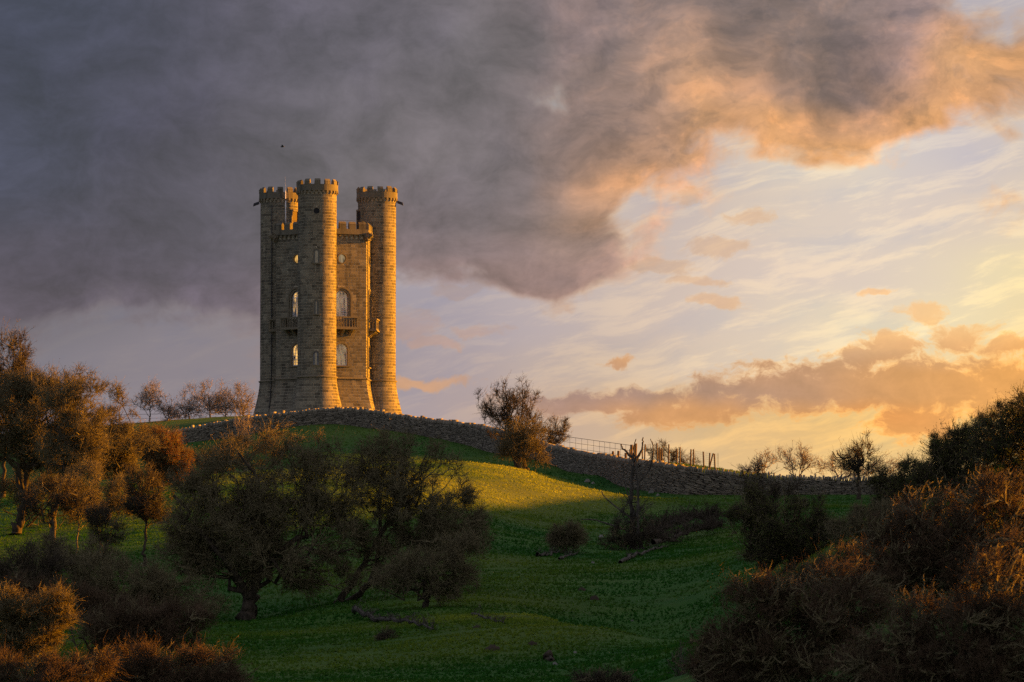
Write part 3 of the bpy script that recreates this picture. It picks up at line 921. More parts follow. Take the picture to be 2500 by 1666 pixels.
    # openings of the near turret
    for (k, a, zc_, d) in holes:
        u = math.radians(a) * RR
        f2 = lambda x, z, o, u=u, zc_=zc_: fnT(u + x, zc_ + z, o)
        mb = MB(); gl = MB()
        if k == 'round':
            ring(mb, f2, circ(0, 0, d), circ(0, 0, d + .085), -.03, .02, .45, True)
            c_ = circ(0, 0, d); gl.add([f2(x, z, -.0) for x, z in c_], [tuple(range(len(c_)))])
            w_ = link('round_window', mb.mesh('round_window', m_trim), tur); link('pane', gl.mesh('pane', m_dark), w_) if False else None
            link('dark_pane', gl.mesh('dark_pane', m_dark), tur)
        else:
            w, h = d
            i_, o_ = arch_pts(w, h), arch_pts(w + .17, h + .085)
            ring(mb, f2, i_, o_, -.03, .018, .45)
            mb.box(f2(0, -.05, 0.03), Vector((w / 2 + .13, 0, 0)), (0, .07, 0), (0, 0, .045), .3)
            gl.add([f2(x, z, -.004) for x, z in i_], [tuple(range(len(i_)))])
            link('niche' if k == 'niche' else 'slit_window', mb.mesh('niche', m_trim), tur)
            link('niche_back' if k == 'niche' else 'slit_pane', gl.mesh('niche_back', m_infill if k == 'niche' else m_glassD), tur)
    # door to the roof, facing the middle of the tower
    da = ta + 180
    if ti != 0:
        dd = link('roof_door', None, tur); dd.rotation_euler = (0, 0, math.radians(da))
        zf = HB_R - .05
        mb = MB(); mb.box((0, -RR + .02, zf + .95), (.36, 0, 0), (0, .05, 0), (0, 0, .95)); link('door_leaf', mb.mesh('door_leaf', m_door if ti == 2 else m_dark), dd)
        mb = MB()
        for sx in (-1, 1): mb.box((sx * .42, -RR, zf + .95), (.06, 0, 0), (0, .08, 0), (0, 0, .95))
        mb.box((0, -RR, zf + 1.97), (.50, 0, 0), (0, .09, 0), (0, 0, .07)); link('door_frame', mb.mesh('door_frame', m_trim), dd)
    # lead spout
    if ti != 0:
        sa = math.radians(-90 if ti == 2 else 88)
        e = Vector((math.sin(sa), -math.cos(sa), 0)); s_ = Vector((e.y, -e.x, 0))
        mb = MB(); mb.box(e * (RP + .22) + Vector((0, 0, Z_PB - .05)), e * .26 - Vector((0, 0, .10)), s_ * .15, (0, 0, .11), taper=.8)
        link('water_spout', mb.mesh('water_spout', m_lead), tur)
    if ti == 2:   # down pipe
        a = -20
        mb = MB(); mb.tube([pol(a, RR + flare(z) + .06, z) for z in np.linspace(0.1, Z_PB - .3, 14)], .035, 6)
        link('downpipe', mb.mesh('downpipe', m_iron, smooth=True), tur)

# --- body: six walls
HA = [-65, -5, 55, 115, 175, 235]         # corner angles
faces = [(-65, -5), (-5, 55), (55, 115), (115, 175), (175, 235), (235, 295)]
Z_WL, H_WL, W_WL = zt(893, 377) - ZB, 1.78, 1.02       # lower window
Z_WU, H_WU, W_WU = zt(776, 377) - ZB, 2.15, 1.06       # upper window
Z_RW, R_RW = zt(632.5, 377) - ZB, 0.34                 # round window
Z_BF = zt(806, 377) - ZB                               # balcony slab underside
for wi, (a0, a1) in enumerate(faces):
    p0_, p1_ = pol(a0, RC), pol(a1, RC)
    mid = (p0_ + p1_) / 2
    tdir = (p1_ - p0_).normalized(); ndir = Vector((mid.x, mid.y, 0)).normalized()
    L = (p1_ - p0_).length
    full = wi in (0, 1)
    win = True

    def fnW(u, z, o, p0_=p0_, tdir=tdir, ndir=ndir, L=L):
        fl = flare(z)
        k = (u - L / 2) * (1 + fl * 0.577 * 2 / L)        # corners spread with the batter
        q = p0_ + tdir * (L / 2 + k) + ndir * (o + fl)
        return (q.x, q.y, z)
    half = L / 2
    near_turret_at_end = a1 in (-5, 115, 235)             # which end meets a turret
    u_lo, u_hi = (0, L - 1.0) if near_turret_at_end else (1.0, L)
    ops = [(half, Z_WL, W_WL, H_WL, .17), (half, Z_WU, W_WU, H_WU, .36)]

    def holes_at(z, ops=ops, half=half):
        r = []
        for (u, zb, w, h, m) in ops:
            if zb - .12 < z < zb + h + m:
                top = zb + h - w / 2
                hw_ = w / 2 + m if z < top else math.sqrt(max(0, (w / 2 + m) ** 2 - (z - top) ** 2))
                if hw_ > 0: r.append((u - hw_, u + hw_))
        if abs(z - Z_RW) < R_RW + .14:
            hw_ = math.sqrt((R_RW + .14) ** 2 - (z - Z_RW) ** 2); r.append((half - hw_, half + hw_))
        return r
    # mortar core with real window openings
    outer = [(0, Z_STR), (L, Z_STR), (L, HB_P + .1), (0, HB_P + .1)]
    inn = [off(arch_pts(W_WL + .1, H_WL + .05), half, Z_WL), off(arch_pts(W_WU + .1, H_WU + .05), half, Z_WU), circ(half, Z_RW, R_RW + .05)]
    bm = bmesh.new()
    edges = []
    for lp in [outer] + inn:
        vv = [bm.verts.new(fnW(u, z + (0.0001 if z == Z_STR else 0), -.012)) for u, z in lp]
        edges += [bm.edges.new((vv[i], vv[(i + 1) % len(vv)])) for i in range(len(vv))]
    bmesh.ops.triangle_fill(bm, use_beauty=True, use_dissolve=False, edges=edges)
    bm.normal_update()
    for f_ in bm.faces:
        if f_.normal.dot(ndir) < 0: f_.normal_flip()
    prev = [bm.verts.new(fnW(u, -0.6, -.012)) for u in (0, L)]
    for z in np.linspace(-0.4, Z_STR, 8):
        cur = [bm.verts.new(fnW(u, float(z), -.012)) for u in (0, L)]
        bm.faces.new((prev[0], prev[1], cur[1], cur[0])); prev = cur
    me = bpy.data.meshes.new('wall'); bm.to_mesh(me); bm.free(); me.materials.append(m_mortar)
    wob = link('tower_wall', me, tower)
    pick = {1: (lambda u, z: u > 1.0), 0: (lambda u, z: u < 3.0 and z > Z_STR)}.get(wi)
    lay(wob, fnW, L, courses(0.1, Z_STR - .06) + courses(Z_STR + .06, HB_C), holes_at, 1, False, pick, 0.5)
    # string course, parapet, corbels, merlons
    mb = MB()
    for (z, o, hz) in ((Z_STR, .10, .07),):
        for i in range(1): mb.add([fnW(u, z + dz, oo) for dz, oo in ((-.09, 0), (-.04, .10), (.03, .12), (.09, 0)) for u in (0, L)], [(2 * i_, 2 * i_ + 1, 2 * i_ + 3, 2 * i_ + 2) for i_ in range(3)])
    link('string_course', mb.mesh('string_course', m_trim), wob)
    ov = 0.20
    ex = ov * 0.577

    def bx(mb, u0, u1, z0, z1, o0, o1, tone=.4, fnW=fnW):
        vs = [fnW(u, z, o) for z in (z0, z1) for u, o in ((u0, o1), (u1, o1), (u1, o0), (u0, o0))]
        mb.add(vs, [(3, 2, 1, 0), (4, 5, 6, 7), (0, 1, 5, 4), (1, 2, 6, 5), (2, 3, 7, 6), (3, 0, 4, 7)], tone)
    mb = MB(); bx(mb, -ex, L + ex, HB_P, HB_R, -.15, ov, .4); bx(mb, -ex * 1.1, L + ex * 1.1, HB_P - .07, HB_P + .003, -.1, ov + .04, .3)
    link('parapet', mb.mesh('parapet', m_stone), wob)
    for k in range(10):
        u = 0.2 + (L - .4) * k / 9
        mb = MB(); bx(mb, u - .085, u + .085, HB_P - .24, HB_P - .075, -.02, .17, .35); bx(mb, u - .075, u + .075, HB_C + .02, HB_P - .245, -.02, .09, .35)
        link('corbel', mb.mesh('corbel', m_trim), wob)
    nm = 5
    for k in range(nm):
        u = L * (k + .5) / nm; hwm = L / nm * .34
        if k == 0 and not near_turret_at_end or k == nm - 1 and near_turret_at_end: continue
        mm = MB()
        vs = [fnW(uu, z, o) for uu in (u - hwm, u + hwm) for z, o in ((HB_R - .004, ov), (HB_T - .22, ov), (HB_T - .21, ov + .02), (HB_T, ov - .14), (HB_T - .21, ov - .32), (HB_T - .22, ov - .3), (HB_R - .004, ov - .3))]
        fs = [(i, i + 7, i + 8, i + 1) for i in range(6)] + [tuple(range(7))[::-1], tuple(range(7, 14))]
        mm.add(vs, fs, random.uniform(.15, .5))
        link('merlon', mm.mesh('merlon', m_stone), wob)
    # windows
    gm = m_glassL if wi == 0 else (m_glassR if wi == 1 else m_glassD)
    for (nm_, zb, w, h, hood) in (('lower_window', Z_WL, W_WL, H_WL, .15), ('upper_window', Z_WU, W_WU, H_WU, .34)):
        f2 = lambda x, z, o, zb=zb, fnW=fnW, half=half: fnW(half + x, zb + z, o)
        s = MB()
        i0 = arch_pts(w, h); n_ = len(i0)
        if nm_ == 'lower_window':
            ring(s, f2, arch_pts(w, h), arch_pts(w + .34, h + .17), -.22, .015, .4)
            s.box(f2(0, -.06, .02), tdir * (w / 2 + .25), ndir * .10, (0, 0, .05), .25)
        else:
            ring(s, f2, arch_pts(w, h), arch_pts(w + .20, h + .10), -.24, -.10, .55)
            ring(s, f2, arch_pts(w + .19, h + .095), arch_pts(w + .42, h + .21), -.14, .02, .35)
            ring(s, f2, arch_pts(w + .41, h + .205), arch_pts(w + .72, h + .36), -.03, .075, .3)
        wn = link(nm_, s.mesh(nm_, m_trim), tower)
        fr_ = MB()
        ring(fr_, f2, arch_pts(w - .13, h - .065), arch_pts(w + .004, h + .002), -.21, -.15)
        fr_.box(f2(0, .035, -.18), tdir * (w / 2 - .01), ndir * .03, (0, 0, .035))
        # tracery
        r = w / 2 - .04
        sp = h - w / 2

        def bar(p, q, th=.014):
            th = th * 1.5
            a_, b_ = Vector(f2(p[0], p[1], -.175)), Vector(f2(q[0], q[1], -.175))
            d_ = (b_ - a_) / 2; fr_.box((a_ + b_) / 2, d_, ndir * .015, d_.normalized().cross(ndir) * th)
        if nm_ == 'upper_window':
            for x, th in ((-.17, .022), (.17, .022), (-.34, .009), (.34, .009), (-.06, .009), (.06, .009)): bar((x, 0.05), (x, sp - (.0 if abs(x) > .1 else .05)), th)
            bar((-r, sp), (r, sp), .03)
            for k in range(1, 10): bar((-r, sp * k / 10), (r, sp * k / 10), .009)
            ring(fr_, f2, circ(0, sp + .30, .10, 12), circ(0, sp + .30, .14, 12), -.19, -.16, closed=True)
            for cx in (-.26, .26):
                arc = [(cx - .2 * math.cos(math.pi * i / 6), sp + .2 * math.sin(math.pi * i / 6)) for i in range(7)]
                for i in range(6): bar(arc[i], arc[i + 1], .016)
        else:
            for x in (-.25, 0, .25): bar((x, 0.05), (x, sp), .011)
            for k in range(1, 6): bar((-r, sp * k / 5), (r, sp * k / 5), .011)
            for cx in (-.125, .125):
                arc = [(cx - .125 * math.cos(math.pi * i / 6), sp + .19 * math.sin(math.pi * i / 6)) for i in range(7)]
                for i in range(6): bar(arc[i], arc[i + 1], .012)
            for aa in (30, 60, 90, 120, 150): bar((.22 * math.cos(math.radians(aa)), sp + .2 * math.sin(math.radians(aa))), (r * math.cos(math.radians(aa)), sp + r * math.sin(math.radians(aa))), .010)
        link('window_frame', fr_.mesh('window_frame', m_white), wn)
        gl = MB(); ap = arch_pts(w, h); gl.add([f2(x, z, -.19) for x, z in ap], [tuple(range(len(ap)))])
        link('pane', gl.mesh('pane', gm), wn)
    f2 = lambda x, z, o, fnW=fnW, half=half: fnW(half + x, Z_RW + z, o)
    s = MB(); ring(s, f2, circ(0, 0, R_RW), circ(0, 0, R_RW + .08), -.2, .05, .5, True); ring(s, f2, circ(0, 0, R_RW + .07), circ(0, 0, R_RW + .15), -.05, .02, .3, True)
    wn = link('round_window', s.mesh('round_window', m_trim), tower)
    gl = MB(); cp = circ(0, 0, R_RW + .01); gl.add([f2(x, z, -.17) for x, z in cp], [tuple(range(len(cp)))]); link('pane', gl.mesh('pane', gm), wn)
    # balcony
    balc = link('balcony', None, tower)
    fb_ = lambda u, z, o, fnW=fnW, half=half: Vector(fnW(half + u, z, o))
    BW, BD = 1.12, .72
    zs_ = Z_BF; zr = zt(775, 377) - ZB

    def bb(mb, u0, u1, z0, z1, o0, o1, tone=.4):
        vs = [fb_(u, z, o) for z in (z0, z1) for u, o in ((u0, o1), (u1, o1), (u1, o0), (u0, o0))]
        mb.add(vs, [(3, 2, 1, 0), (4, 5, 6, 7), (0, 1, 5, 4), (1, 2, 6, 5), (2, 3, 7, 6), (3, 0, 4, 7)], tone)
    mb = MB(); bb(mb, -BW - .04, BW + .04, zs_, zs_ + .10, .0, BD + .05); bb(mb, -BW, BW, zs_ + .103, zs_ + .20, .0, BD)
    link('balcony_floor', mb.mesh('balcony_floor', m_trim), balc)
    mb = MB(); bb(mb, -BW - .04, BW + .04, zr - .10, zr, BD - .14, BD + .05)
    for sgn in (-1, 1): bb(mb, min(sgn * (BW - .14), sgn * (BW + .04)), max(sgn * (BW - .14), sgn * (BW + .04)), zr - .101, zr + .002, .0, BD - .142)
    link('balcony_rail', mb.mesh('balcony_rail', m_trim), balc)
    zlo, zhi = zs_ + .20, zr - .10
    for (u, o) in [(-BW + .05, BD - .05), (BW - .05, BD - .05), (-BW + .05, .06), (BW - .05, .06)]:
        mb = MB(); bb(mb, u - .06, u + .06, zlo, zhi, o - .06, o + .06); link('pier', mb.mesh('pier', m_trim), balc)
    mbal = MB()
    for (z0, z1, r_) in ((0, .1, .045), (.1, .7, .026), (.7, .78, .04)):
        mbal.box((0, 0, (z0 + z1) / 2 * (zhi - zlo)), (r_, 0, 0), (0, r_, 0), (0, 0, (z1 - z0) / 2 * (zhi - zlo)))
    for sgn in (-1, 1):   # springing of the little arches
        mbal.tube([(0, 0, .72 * (zhi - zlo)), (sgn * .05, 0, .86 * (zhi - zlo)), (sgn * .125, 0, .985 * (zhi - zlo))], [.026, .024, .024], 4)
    bme = mbal.mesh('baluster', m_trim)
    angn = math.atan2(ndir.x, -ndir.y)
    for k in range(8):
        o = link('baluster', bme, balc, loc=tuple(fb_(-BW + .24 + (2 * BW - .48) * k / 7, zlo, BD - .05))); o.rotation_euler = (0, 0, angn)
    for sgn in (-1, 1):
        for k in range(2):
            o = link('baluster', bme, balc, loc=tuple(fb_(sgn * (BW - .05), zlo, .22 + .2 * k))); o.rotation_euler = (0, 0, angn + math.pi / 2)
    for u in (-.75, -.05, .65):
        mb = MB(); d = fb_(u + .1, 0, 0) - fb_(u, 0, 0)
        vs = [fb_(u + s2 * .09, z, o) for s2 in (-1, 1) for z, o in ((zs_ + .002, .0), (zs_ + .002, BD - .1), (zs_ - .12, BD - .16), (zs_ - .30, .25), (zs_ - .48, .12), (zs_ - .48, .0))]
        mb.add(vs, [(i, (i + 1) % 6, 6 + (i + 1) % 6, 6 + i) for i in range(6)] + [tuple(range(6))[::-1], tuple(range(6, 12))])
        link('bracket', mb.mesh('bracket', m_trim), balc)

for (par, one) in single:
    link('stone', one.mesh('stone', m_stone), par)

# roof, corner beasts, railing, flagpole
mb = MB(); q = [pol(a, RC - .05, HB_P + .12) for a in HA]; mb.add(q, [tuple(range(6))]); link('roof_deck', mb.mesh('roof_deck', m_lead), tower)
for a in (-65, 55, 175):
    g = MB()
    e = pol(a, 1.0); s_ = Vector((-e.y, e.x, 0))
    base_ = pol(a, RC, HB_P - .10)
    g.box(base_ + e * .16 + Vector((0, 0, .02)), e * .30, s_ * .24, (0, 0, .16), .3, .8)
    g.box(base_ + e * .10 - Vector((0, 0, .26)), e * .22, s_ * .18, (0, 0, .14), .2)
    g.tube([base_ - Vector((0, 0, .5)), base_ + e * .12 - Vector((0, 0, .3)), base_ + e * .38 - Vector((0, 0, .05)), base_ + e * .56 + Vector((0, 0, .02)), base_ + e * .66 - Vector((0, 0, .05))], [.10, .17, .19, .15, .07], 7, .25)
    for sg in (-1, 1):
        g.tube([base_ + e * .42 + s_ * sg * .1 + Vector((0, 0, .08)), base_ + e * .40 + s_ * sg * .2 + Vector((0, 0, .22)), base_ + e * .28 + s_ * sg * .24 + Vector((0, 0, .16))], [.06, .05, .02], 5, .25)
        g.tube([base_ + e * .05 + s_ * sg * .2 - Vector((0, 0, .1)), base_ + e * .3 + s_ * sg * .3 - Vector((0, 0, .22)), base_ + e * .34 + s_ * sg * .26 - Vector((0, 0, .42))], [.08, .07, .04], 5, .25)
    link('gargoyle', g.mesh('gargoyle', m_trim), tower)
for a in (62,):
    mb = MB(); mb.tube([pol(57, RC + flare(z) + .05, z) for z in np.linspace(Z_STR + .1, HB_C - .2, 8)], .04, 6); link('downpipe', mb.mesh('downpipe', m_iron), tower)
rl = link('roof_railing', None, tower)
for i in range(6):
    a_, b_ = pol(HA[i], RC - .35, 0), pol(HA[(i + 1) % 6], RC - .35, 0)
    mb = MB(); mb.tube([a_ + Vector((0, 0, HB_T + .12)), b_ + Vector((0, 0, HB_T + .12))], .014, 4)
    link('handrail', mb.mesh('handrail', m_iron), rl)
    n_r = 14
    mb = MB()
    for k in range(n_r):
        p = a_.lerp(b_, k / n_r); mb.tube([p + Vector((0, 0, HB_P + .1)), p + Vector((0, 0, HB_T + .12))], .009, 4)
    link('railing_bars', mb.mesh('railing_bars', m_iron), rl, kind='stuff')
fp_ = link('flagpole', None, tower)
px_ = (695.2 - 791.3) / PXM
mb = MB(); mb.tube([(px_, 0.6, HB_P), (px_ - .02, 0.6, zt(464) - ZB)], [.055, .035], 8); link('pole', mb.mesh('pole', m_white, smooth=True), fp_)
mb = MB(); mb.tube([(px_ - .02, 0.6, zt(464) - ZB), (px_ - .05, .6, zt(430) - ZB)], [.010, .005], 5); link('tip', mb.mesh('tip', m_white), fp_)
mb = MB(); mb.box((px_, .6, zt(486) - ZB), (.07, 0, 0), (0, .07, 0), (0, 0, .05)); link('cleat', mb.mesh('cleat', m_iron), fp_)

# ------------------------------------------------------------------ trees and bushes
def leaf_mat(name, c1, c2, trans=0.45):
    m, nb, out = new_mat(name)
    t = attr(nb, 'tone')
    c = nb.mix(t, c1, c2)
    df = nb.t.nodes.new('ShaderNodeBsdfDiffuse'); nb.put(df.inputs[0], c)
    tr = nb.t.nodes.new('ShaderNodeBsdfTranslucent'); nb.put(tr.inputs[0], c)
    ms = nb.t.nodes.new('ShaderNodeMixShader'); ms.inputs[0].default_value = trans
    nb.t.links.new(df.outputs[0], ms.inputs[1]); nb.t.links.new(tr.outputs[0], ms.inputs[2]); nb.t.links.new(ms.outputs[0], out.inputs[0])
    return m


def bark_mat(name, c1, c2):
    m, nb, out = new_mat(name)
    pos = obj_coord(nb)
    a = nb.noise(nb.v('MULTIPLY', pos, (1, 1, .25)), 9.0, 5, 0.65, dims='3D')
    c = nb.mix(nb.smooth(a, .3, .7), c1, c2)
    c = nb.mix(nb.m('MULTIPLY', attr(nb, 'tone'), 0.5), c, nb.v('SCALE', c, scale=1.7))
    principled(nb, out, c, 0.9, bump(nb, a, 0.8, 0.03), spec=0.1)
    return m


BARK = {'umber': bark_mat('bark_umber', (0.045, 0.032, 0.020), (0.11, 0.072, 0.042)),
        'dark': bark_mat('bark_dark', (0.029, 0.023, 0.017), (0.074, 0.058, 0.040)),
        'brown': bark_mat('bark_brown', (0.081, 0.070, 0.039), (0.176, 0.146, 0.078)),
        'pink': bark_mat('bark_pinkish', (0.13, 0.108, 0.092), (0.24, 0.20, 0.17)),
        'dead': bark_mat('bark_dead', (0.036, 0.032, 0.027), (0.096, 0.084, 0.068)),
        'gold': bark_mat('bark_golden', (0.08, 0.055, 0.028), (0.20, 0.13, 0.06))}
LEAF = {'umber': leaf_mat('leaf_umber', (0.040, 0.026, 0.012), (0.115, 0.068, 0.028)),
        'olive': leaf_mat('leaf_olive', (0.088, 0.101, 0.031), (0.255, 0.244, 0.066)),
        'russet': leaf_mat('leaf_russet', (0.054, 0.040, 0.014), (0.135, 0.088, 0.027)),
        'orange': leaf_mat('leaf_orange', (0.144, 0.054, 0.013), (0.259, 0.108, 0.022)),
        'green': leaf_mat('leaf_green', (0.049, 0.077, 0.021), (0.140, 0.161, 0.039)),
        'golden': leaf_mat('leaf_golden', (0.068, 0.050, 0.011), (0.160, 0.112, 0.021)),
        'brown': leaf_mat('leaf_brown', (0.069, 0.060, 0.026), (0.181, 0.140, 0.056))}


def norm(v): return v / np.maximum(np.linalg.norm(v, axis=-1, keepdims=True), 1e-9)


def tubes(P3, R, nsd, rs):
    """P3 (n,k,3) centre lines, R (n,k) radii -> verts, quads of n tubes"""
    n, k, _ = P3.shape
    T = norm(np.gradient(P3, axis=1))
    ref = norm(rs.normal(size=(n, 1, 3))); ref = np.where(np.abs((ref * T[:, :1]).sum(-1, keepdims=True)) > .9, ref[..., ::-1], ref)
    U = norm(ref - T * (ref * T).sum(-1, keepdims=True))
    V = np.cross(T, U)
    a = np.arange(nsd) * 2 * np.pi / nsd
    vs = P3[:, :, None] + (U[:, :, None] * np.cos(a)[:, None] + V[:, :, None] * np.sin(a)[:, None]) * R[:, :, None, None]
    b = (np.arange(n) * k * nsd)[:, None, None]
    i = (np.arange(k - 1) * nsd)[None, :, None]
    j = np.arange(nsd)[None, None, :]; j2 = (j + 1) % nsd
    q = np.stack([b + i + j, b + i + j2, b + i + nsd + j2, b + i + nsd + j], -1).reshape(-1, 4)
    return vs.reshape(-1, 3), q


def curves(s, ts, t, k, rs, wob, up=0.0):
    """centre lines from s (leaving along ts) to t"""
    L = np.linalg.norm(t - s, axis=1, keepdims=True)
    d0 = norm(norm(ts) * .9 + norm(t - s)) * L
    d1 = norm(norm(t - s) + np.array([0, 0, up])) * L
    u = np.linspace(0, 1, k)[None, :, None]
    p = (2 * u**3 - 3 * u**2 + 1) * s[:, None] + (u**3 - 2 * u**2 + u) * d0[:, None] + (-2 * u**3 + 3 * u**2) * t[:, None] + (u**3 - u**2) * d1[:, None]
    w = rs.normal(size=(len(s), k, 3)) * wob * L[:, None] * np.sin(np.pi * u)
    return p + w


def in_env(env, n, rs, lo=0.0, hi=1.0):
    w = np.array([e[3] * e[4] * e[5] for e in env]) ** .7; w /= w.sum()
    idx = rs.choice(len(env), n, p=w)
    E = np.array(env)[idx]
    d = norm(rs.normal(size=(n, 3))) * ((lo**3 + (hi**3 - lo**3) * rs.random((n, 1))) ** (1 / 3))
    lump = 0.76 + 0.42 * vnoise(d[:, 0] * 2.3 + 7 * idx + 40, d[:, 2] * 2.3 + d[:, 1] * 1.7 + 30, 77) if hi > .8 else 1.0
    return E[:, :3] + d * E[:, 3:6] * np.reshape(lump, (-1, 1))


def attach(par, ptan, prad, t, root, rs):
    """nearest suitable parent sample for each target"""
    out = np.zeros(len(t), int)
    for i in range(0, len(t), 1500):
        q = t[i:i + 1500, None] - par[None]
        L = np.linalg.norm(q, axis=2)
        c = (q * ptan[None]).sum(2) / np.maximum(L, 1e-6)
        outw = np.linalg.norm(par - root, axis=1)[None] - np.linalg.norm(t[i:i + 1500] - root, axis=1)[:, None]
        cost = L * (1.7 - c) + np.maximum(outw, 0) * 1.5
        out[i:i + 1500] = cost.argmin(1)
    return out


def tri_spikes(s, t, w, rs):
    """thin single-triangle tips"""
    sd = norm(np.cross(t - s, rs.normal(size=s.shape))) * w
    return np.stack([s - sd, s + sd, t], 1)


def cones(c, R, rs):
    """three sided tapered twigs along 3-point centre lines, ending in a point"""
    T_ = norm(c[:, 2] - c[:, 0])
    U = norm(np.cross(T_, rs.normal(size=T_.shape))); V = np.cross(T_, U)
    an = np.arange(3) * 2 * np.pi / 3
    r1 = c[:, 0, None] + (U[:, None] * np.cos(an)[:, None] + V[:, None] * np.sin(an)[:, None]) * np.reshape(R, (-1, 1, 1))
    r2 = c[:, 1, None] + (U[:, None] * np.cos(an)[:, None] + V[:, None] * np.sin(an)[:, None]) * np.reshape(R, (-1, 1, 1)) * .7
    v = np.concatenate([r1, r2, c[:, 2:3]], 1)
    b = (np.arange(len(c)) * 7)[:, None, None]
    q = (b + np.array([(0, 1, 4, 3), (1, 2, 5, 4), (2, 0, 3, 5)])).reshape(-1, 4)
    t = (b + np.array([(3, 4, 6), (4, 5, 6), (5, 3, 6)])).reshape(-1, 3)
    return v.reshape(-1, 3), q, t


def make_spray(seed, bark, leaves, shape, nb=(8, 30), twigs=105, side=3, nleaf=90, lsize=.042, up=0.0, curl=0.0, tw=.40, w=.0085):
    """a leafy or bare branch end about one metre long, growing along +X; shared by many branches"""
    rs = np.random.default_rng(seed)
    env = [shape]
    root = np.zeros(3)
    main = curves(np.zeros((1, 3)), np.array([[1., 0, 0]]), np.array([[shape[0] + shape[3] * .7, rs.normal() * .05, rs.normal() * .05]]), 6, rs, .03)
    vs, qs, ts_, tn = [], [], [], []
    off = [0]

    def put(v, q=None, t=None, n=None):
        vs.append(v)
        if q is not None: qs.append(q + off[0])
        if t is not None: ts_.append(t + off[0])
        off[0] += len(v)
    v, q = tubes(main, np.linspace(.022, .008, 6)[None], 4, rs); put(v, q)
    par, pt = main[0], norm(np.gradient(main[0], axis=0))
    for lv, n in enumerate(nb):
        t = in_env(env, n, rs, .3, [.85, .95][lv])
        ix = attach(par, pt, None, t, root, rs)
        c = curves(par[ix], pt[ix], t, [5, 4][lv], rs, .08, up * .5)
        v, q = tubes(c, (np.array([.011, .0075][lv]) * np.linspace(1, .5, c.shape[1]))[None].repeat(n, 0), 3, rs); put(v, q)
        T_ = norm(np.gradient(c, axis=1))
        par = np.concatenate([par, c[:, 1:].reshape(-1, 3)]); pt = np.concatenate([pt, T_[:, 1:].reshape(-1, 3)])
    ix = rs.integers(4, len(par), twigs)
    s_ = par[ix]
    d = norm(pt[ix] + norm(s_ - np.array([shape[0] * .4, 0, 0])) * .5 + rs.normal(size=s_.shape) * .5 + np.array([0, 0, up]))
    L = tw * (.4 + .7 * rs.random(twigs) + 1.4 * (rs.random(twigs) < .08))[:, None]
    t = s_ + d * L
    c = curves(s_, d + rs.normal(size=d.shape) * .3, t, 3, rs, .08)
    c[:, 2, 2] -= curl * L[:, 0]
    v, q, tt_ = cones(c, np.full(twigs, w), rs); put(v, q, tt_)
    n2 = twigs * side
    ix = rs.integers(0, twigs, n2); u = rs.random((n2, 1))
    s2 = c[ix, 0] * (1 - u) ** 2 + 2 * c[ix, 1] * u * (1 - u) + c[ix, 2] * u ** 2
    t2 = s2 + norm(norm(c[ix, 2] - c[ix, 0]) + rs.normal(size=s2.shape) * .7) * tw * (.18 + .4 * rs.random(n2))[:, None]
    tr_ = tri_spikes(s2, t2, w * .75, rs); put(tr_.reshape(-1, 3), None, np.arange(n2 * 3).reshape(-1, 3))
    nq, ntr = sum(map(len, qs)), sum(map(len, ts_))
    tone = rs.random(nq + ntr)
    mi = np.zeros(nq + ntr, int)
    polys = [np.concatenate(qs), np.concatenate(ts_)]
    mats = [BARK[bark]]
    if nleaf:
        src = np.concatenate([c[:, 1:].reshape(-1, 3), t2])
        ix = rs.integers(0, len(src), nleaf)
        p = src[ix] + rs.normal(size=(nleaf, 3)) * .02
        keep = vnoise(p[:, 0] * 6 + 50, p[:, 2] * 6 + p[:, 1] * 5 + 50, seed) > .28
        p = p[keep]
        a_ = norm(rs.normal(size=p.shape)); b_ = norm(np.cross(a_, rs.normal(size=p.shape)))
        sz = (lsize * (.5 + .9 * rs.random(len(p))))[:, None]
        lv_ = np.stack([p - a_ * sz * .5, p + b_ * sz * .32, p + a_ * sz * .6, p - b_ * sz * .32], 1)
        polys[0] = np.concatenate([polys[0], np.arange(len(p) * 4).reshape(-1, 4) + off[0]])
        put(lv_.reshape(-1, 3))
        tone = np.concatenate([tone[:nq], np.clip(rs.normal(.45, .25, len(p)), 0, 1), tone[nq:]])
        if len(leaves) == 2: k2 = 1 + (vnoise(p[:, 0] * 2 + 20, p[:, 2] * 2 + 20 + p[:, 1], seed + 3) > .5)
        else: k2 = np.ones(len(p), int)
        mi = np.concatenate([mi[:nq], k2, mi[nq:]])
        mats += [LEAF[l] for l in leaves]
    me = mesh_np('spray', np.concatenate(vs), polys, None, tone=tone, smooth=False, mats=mats, matidx=mi)
    return me


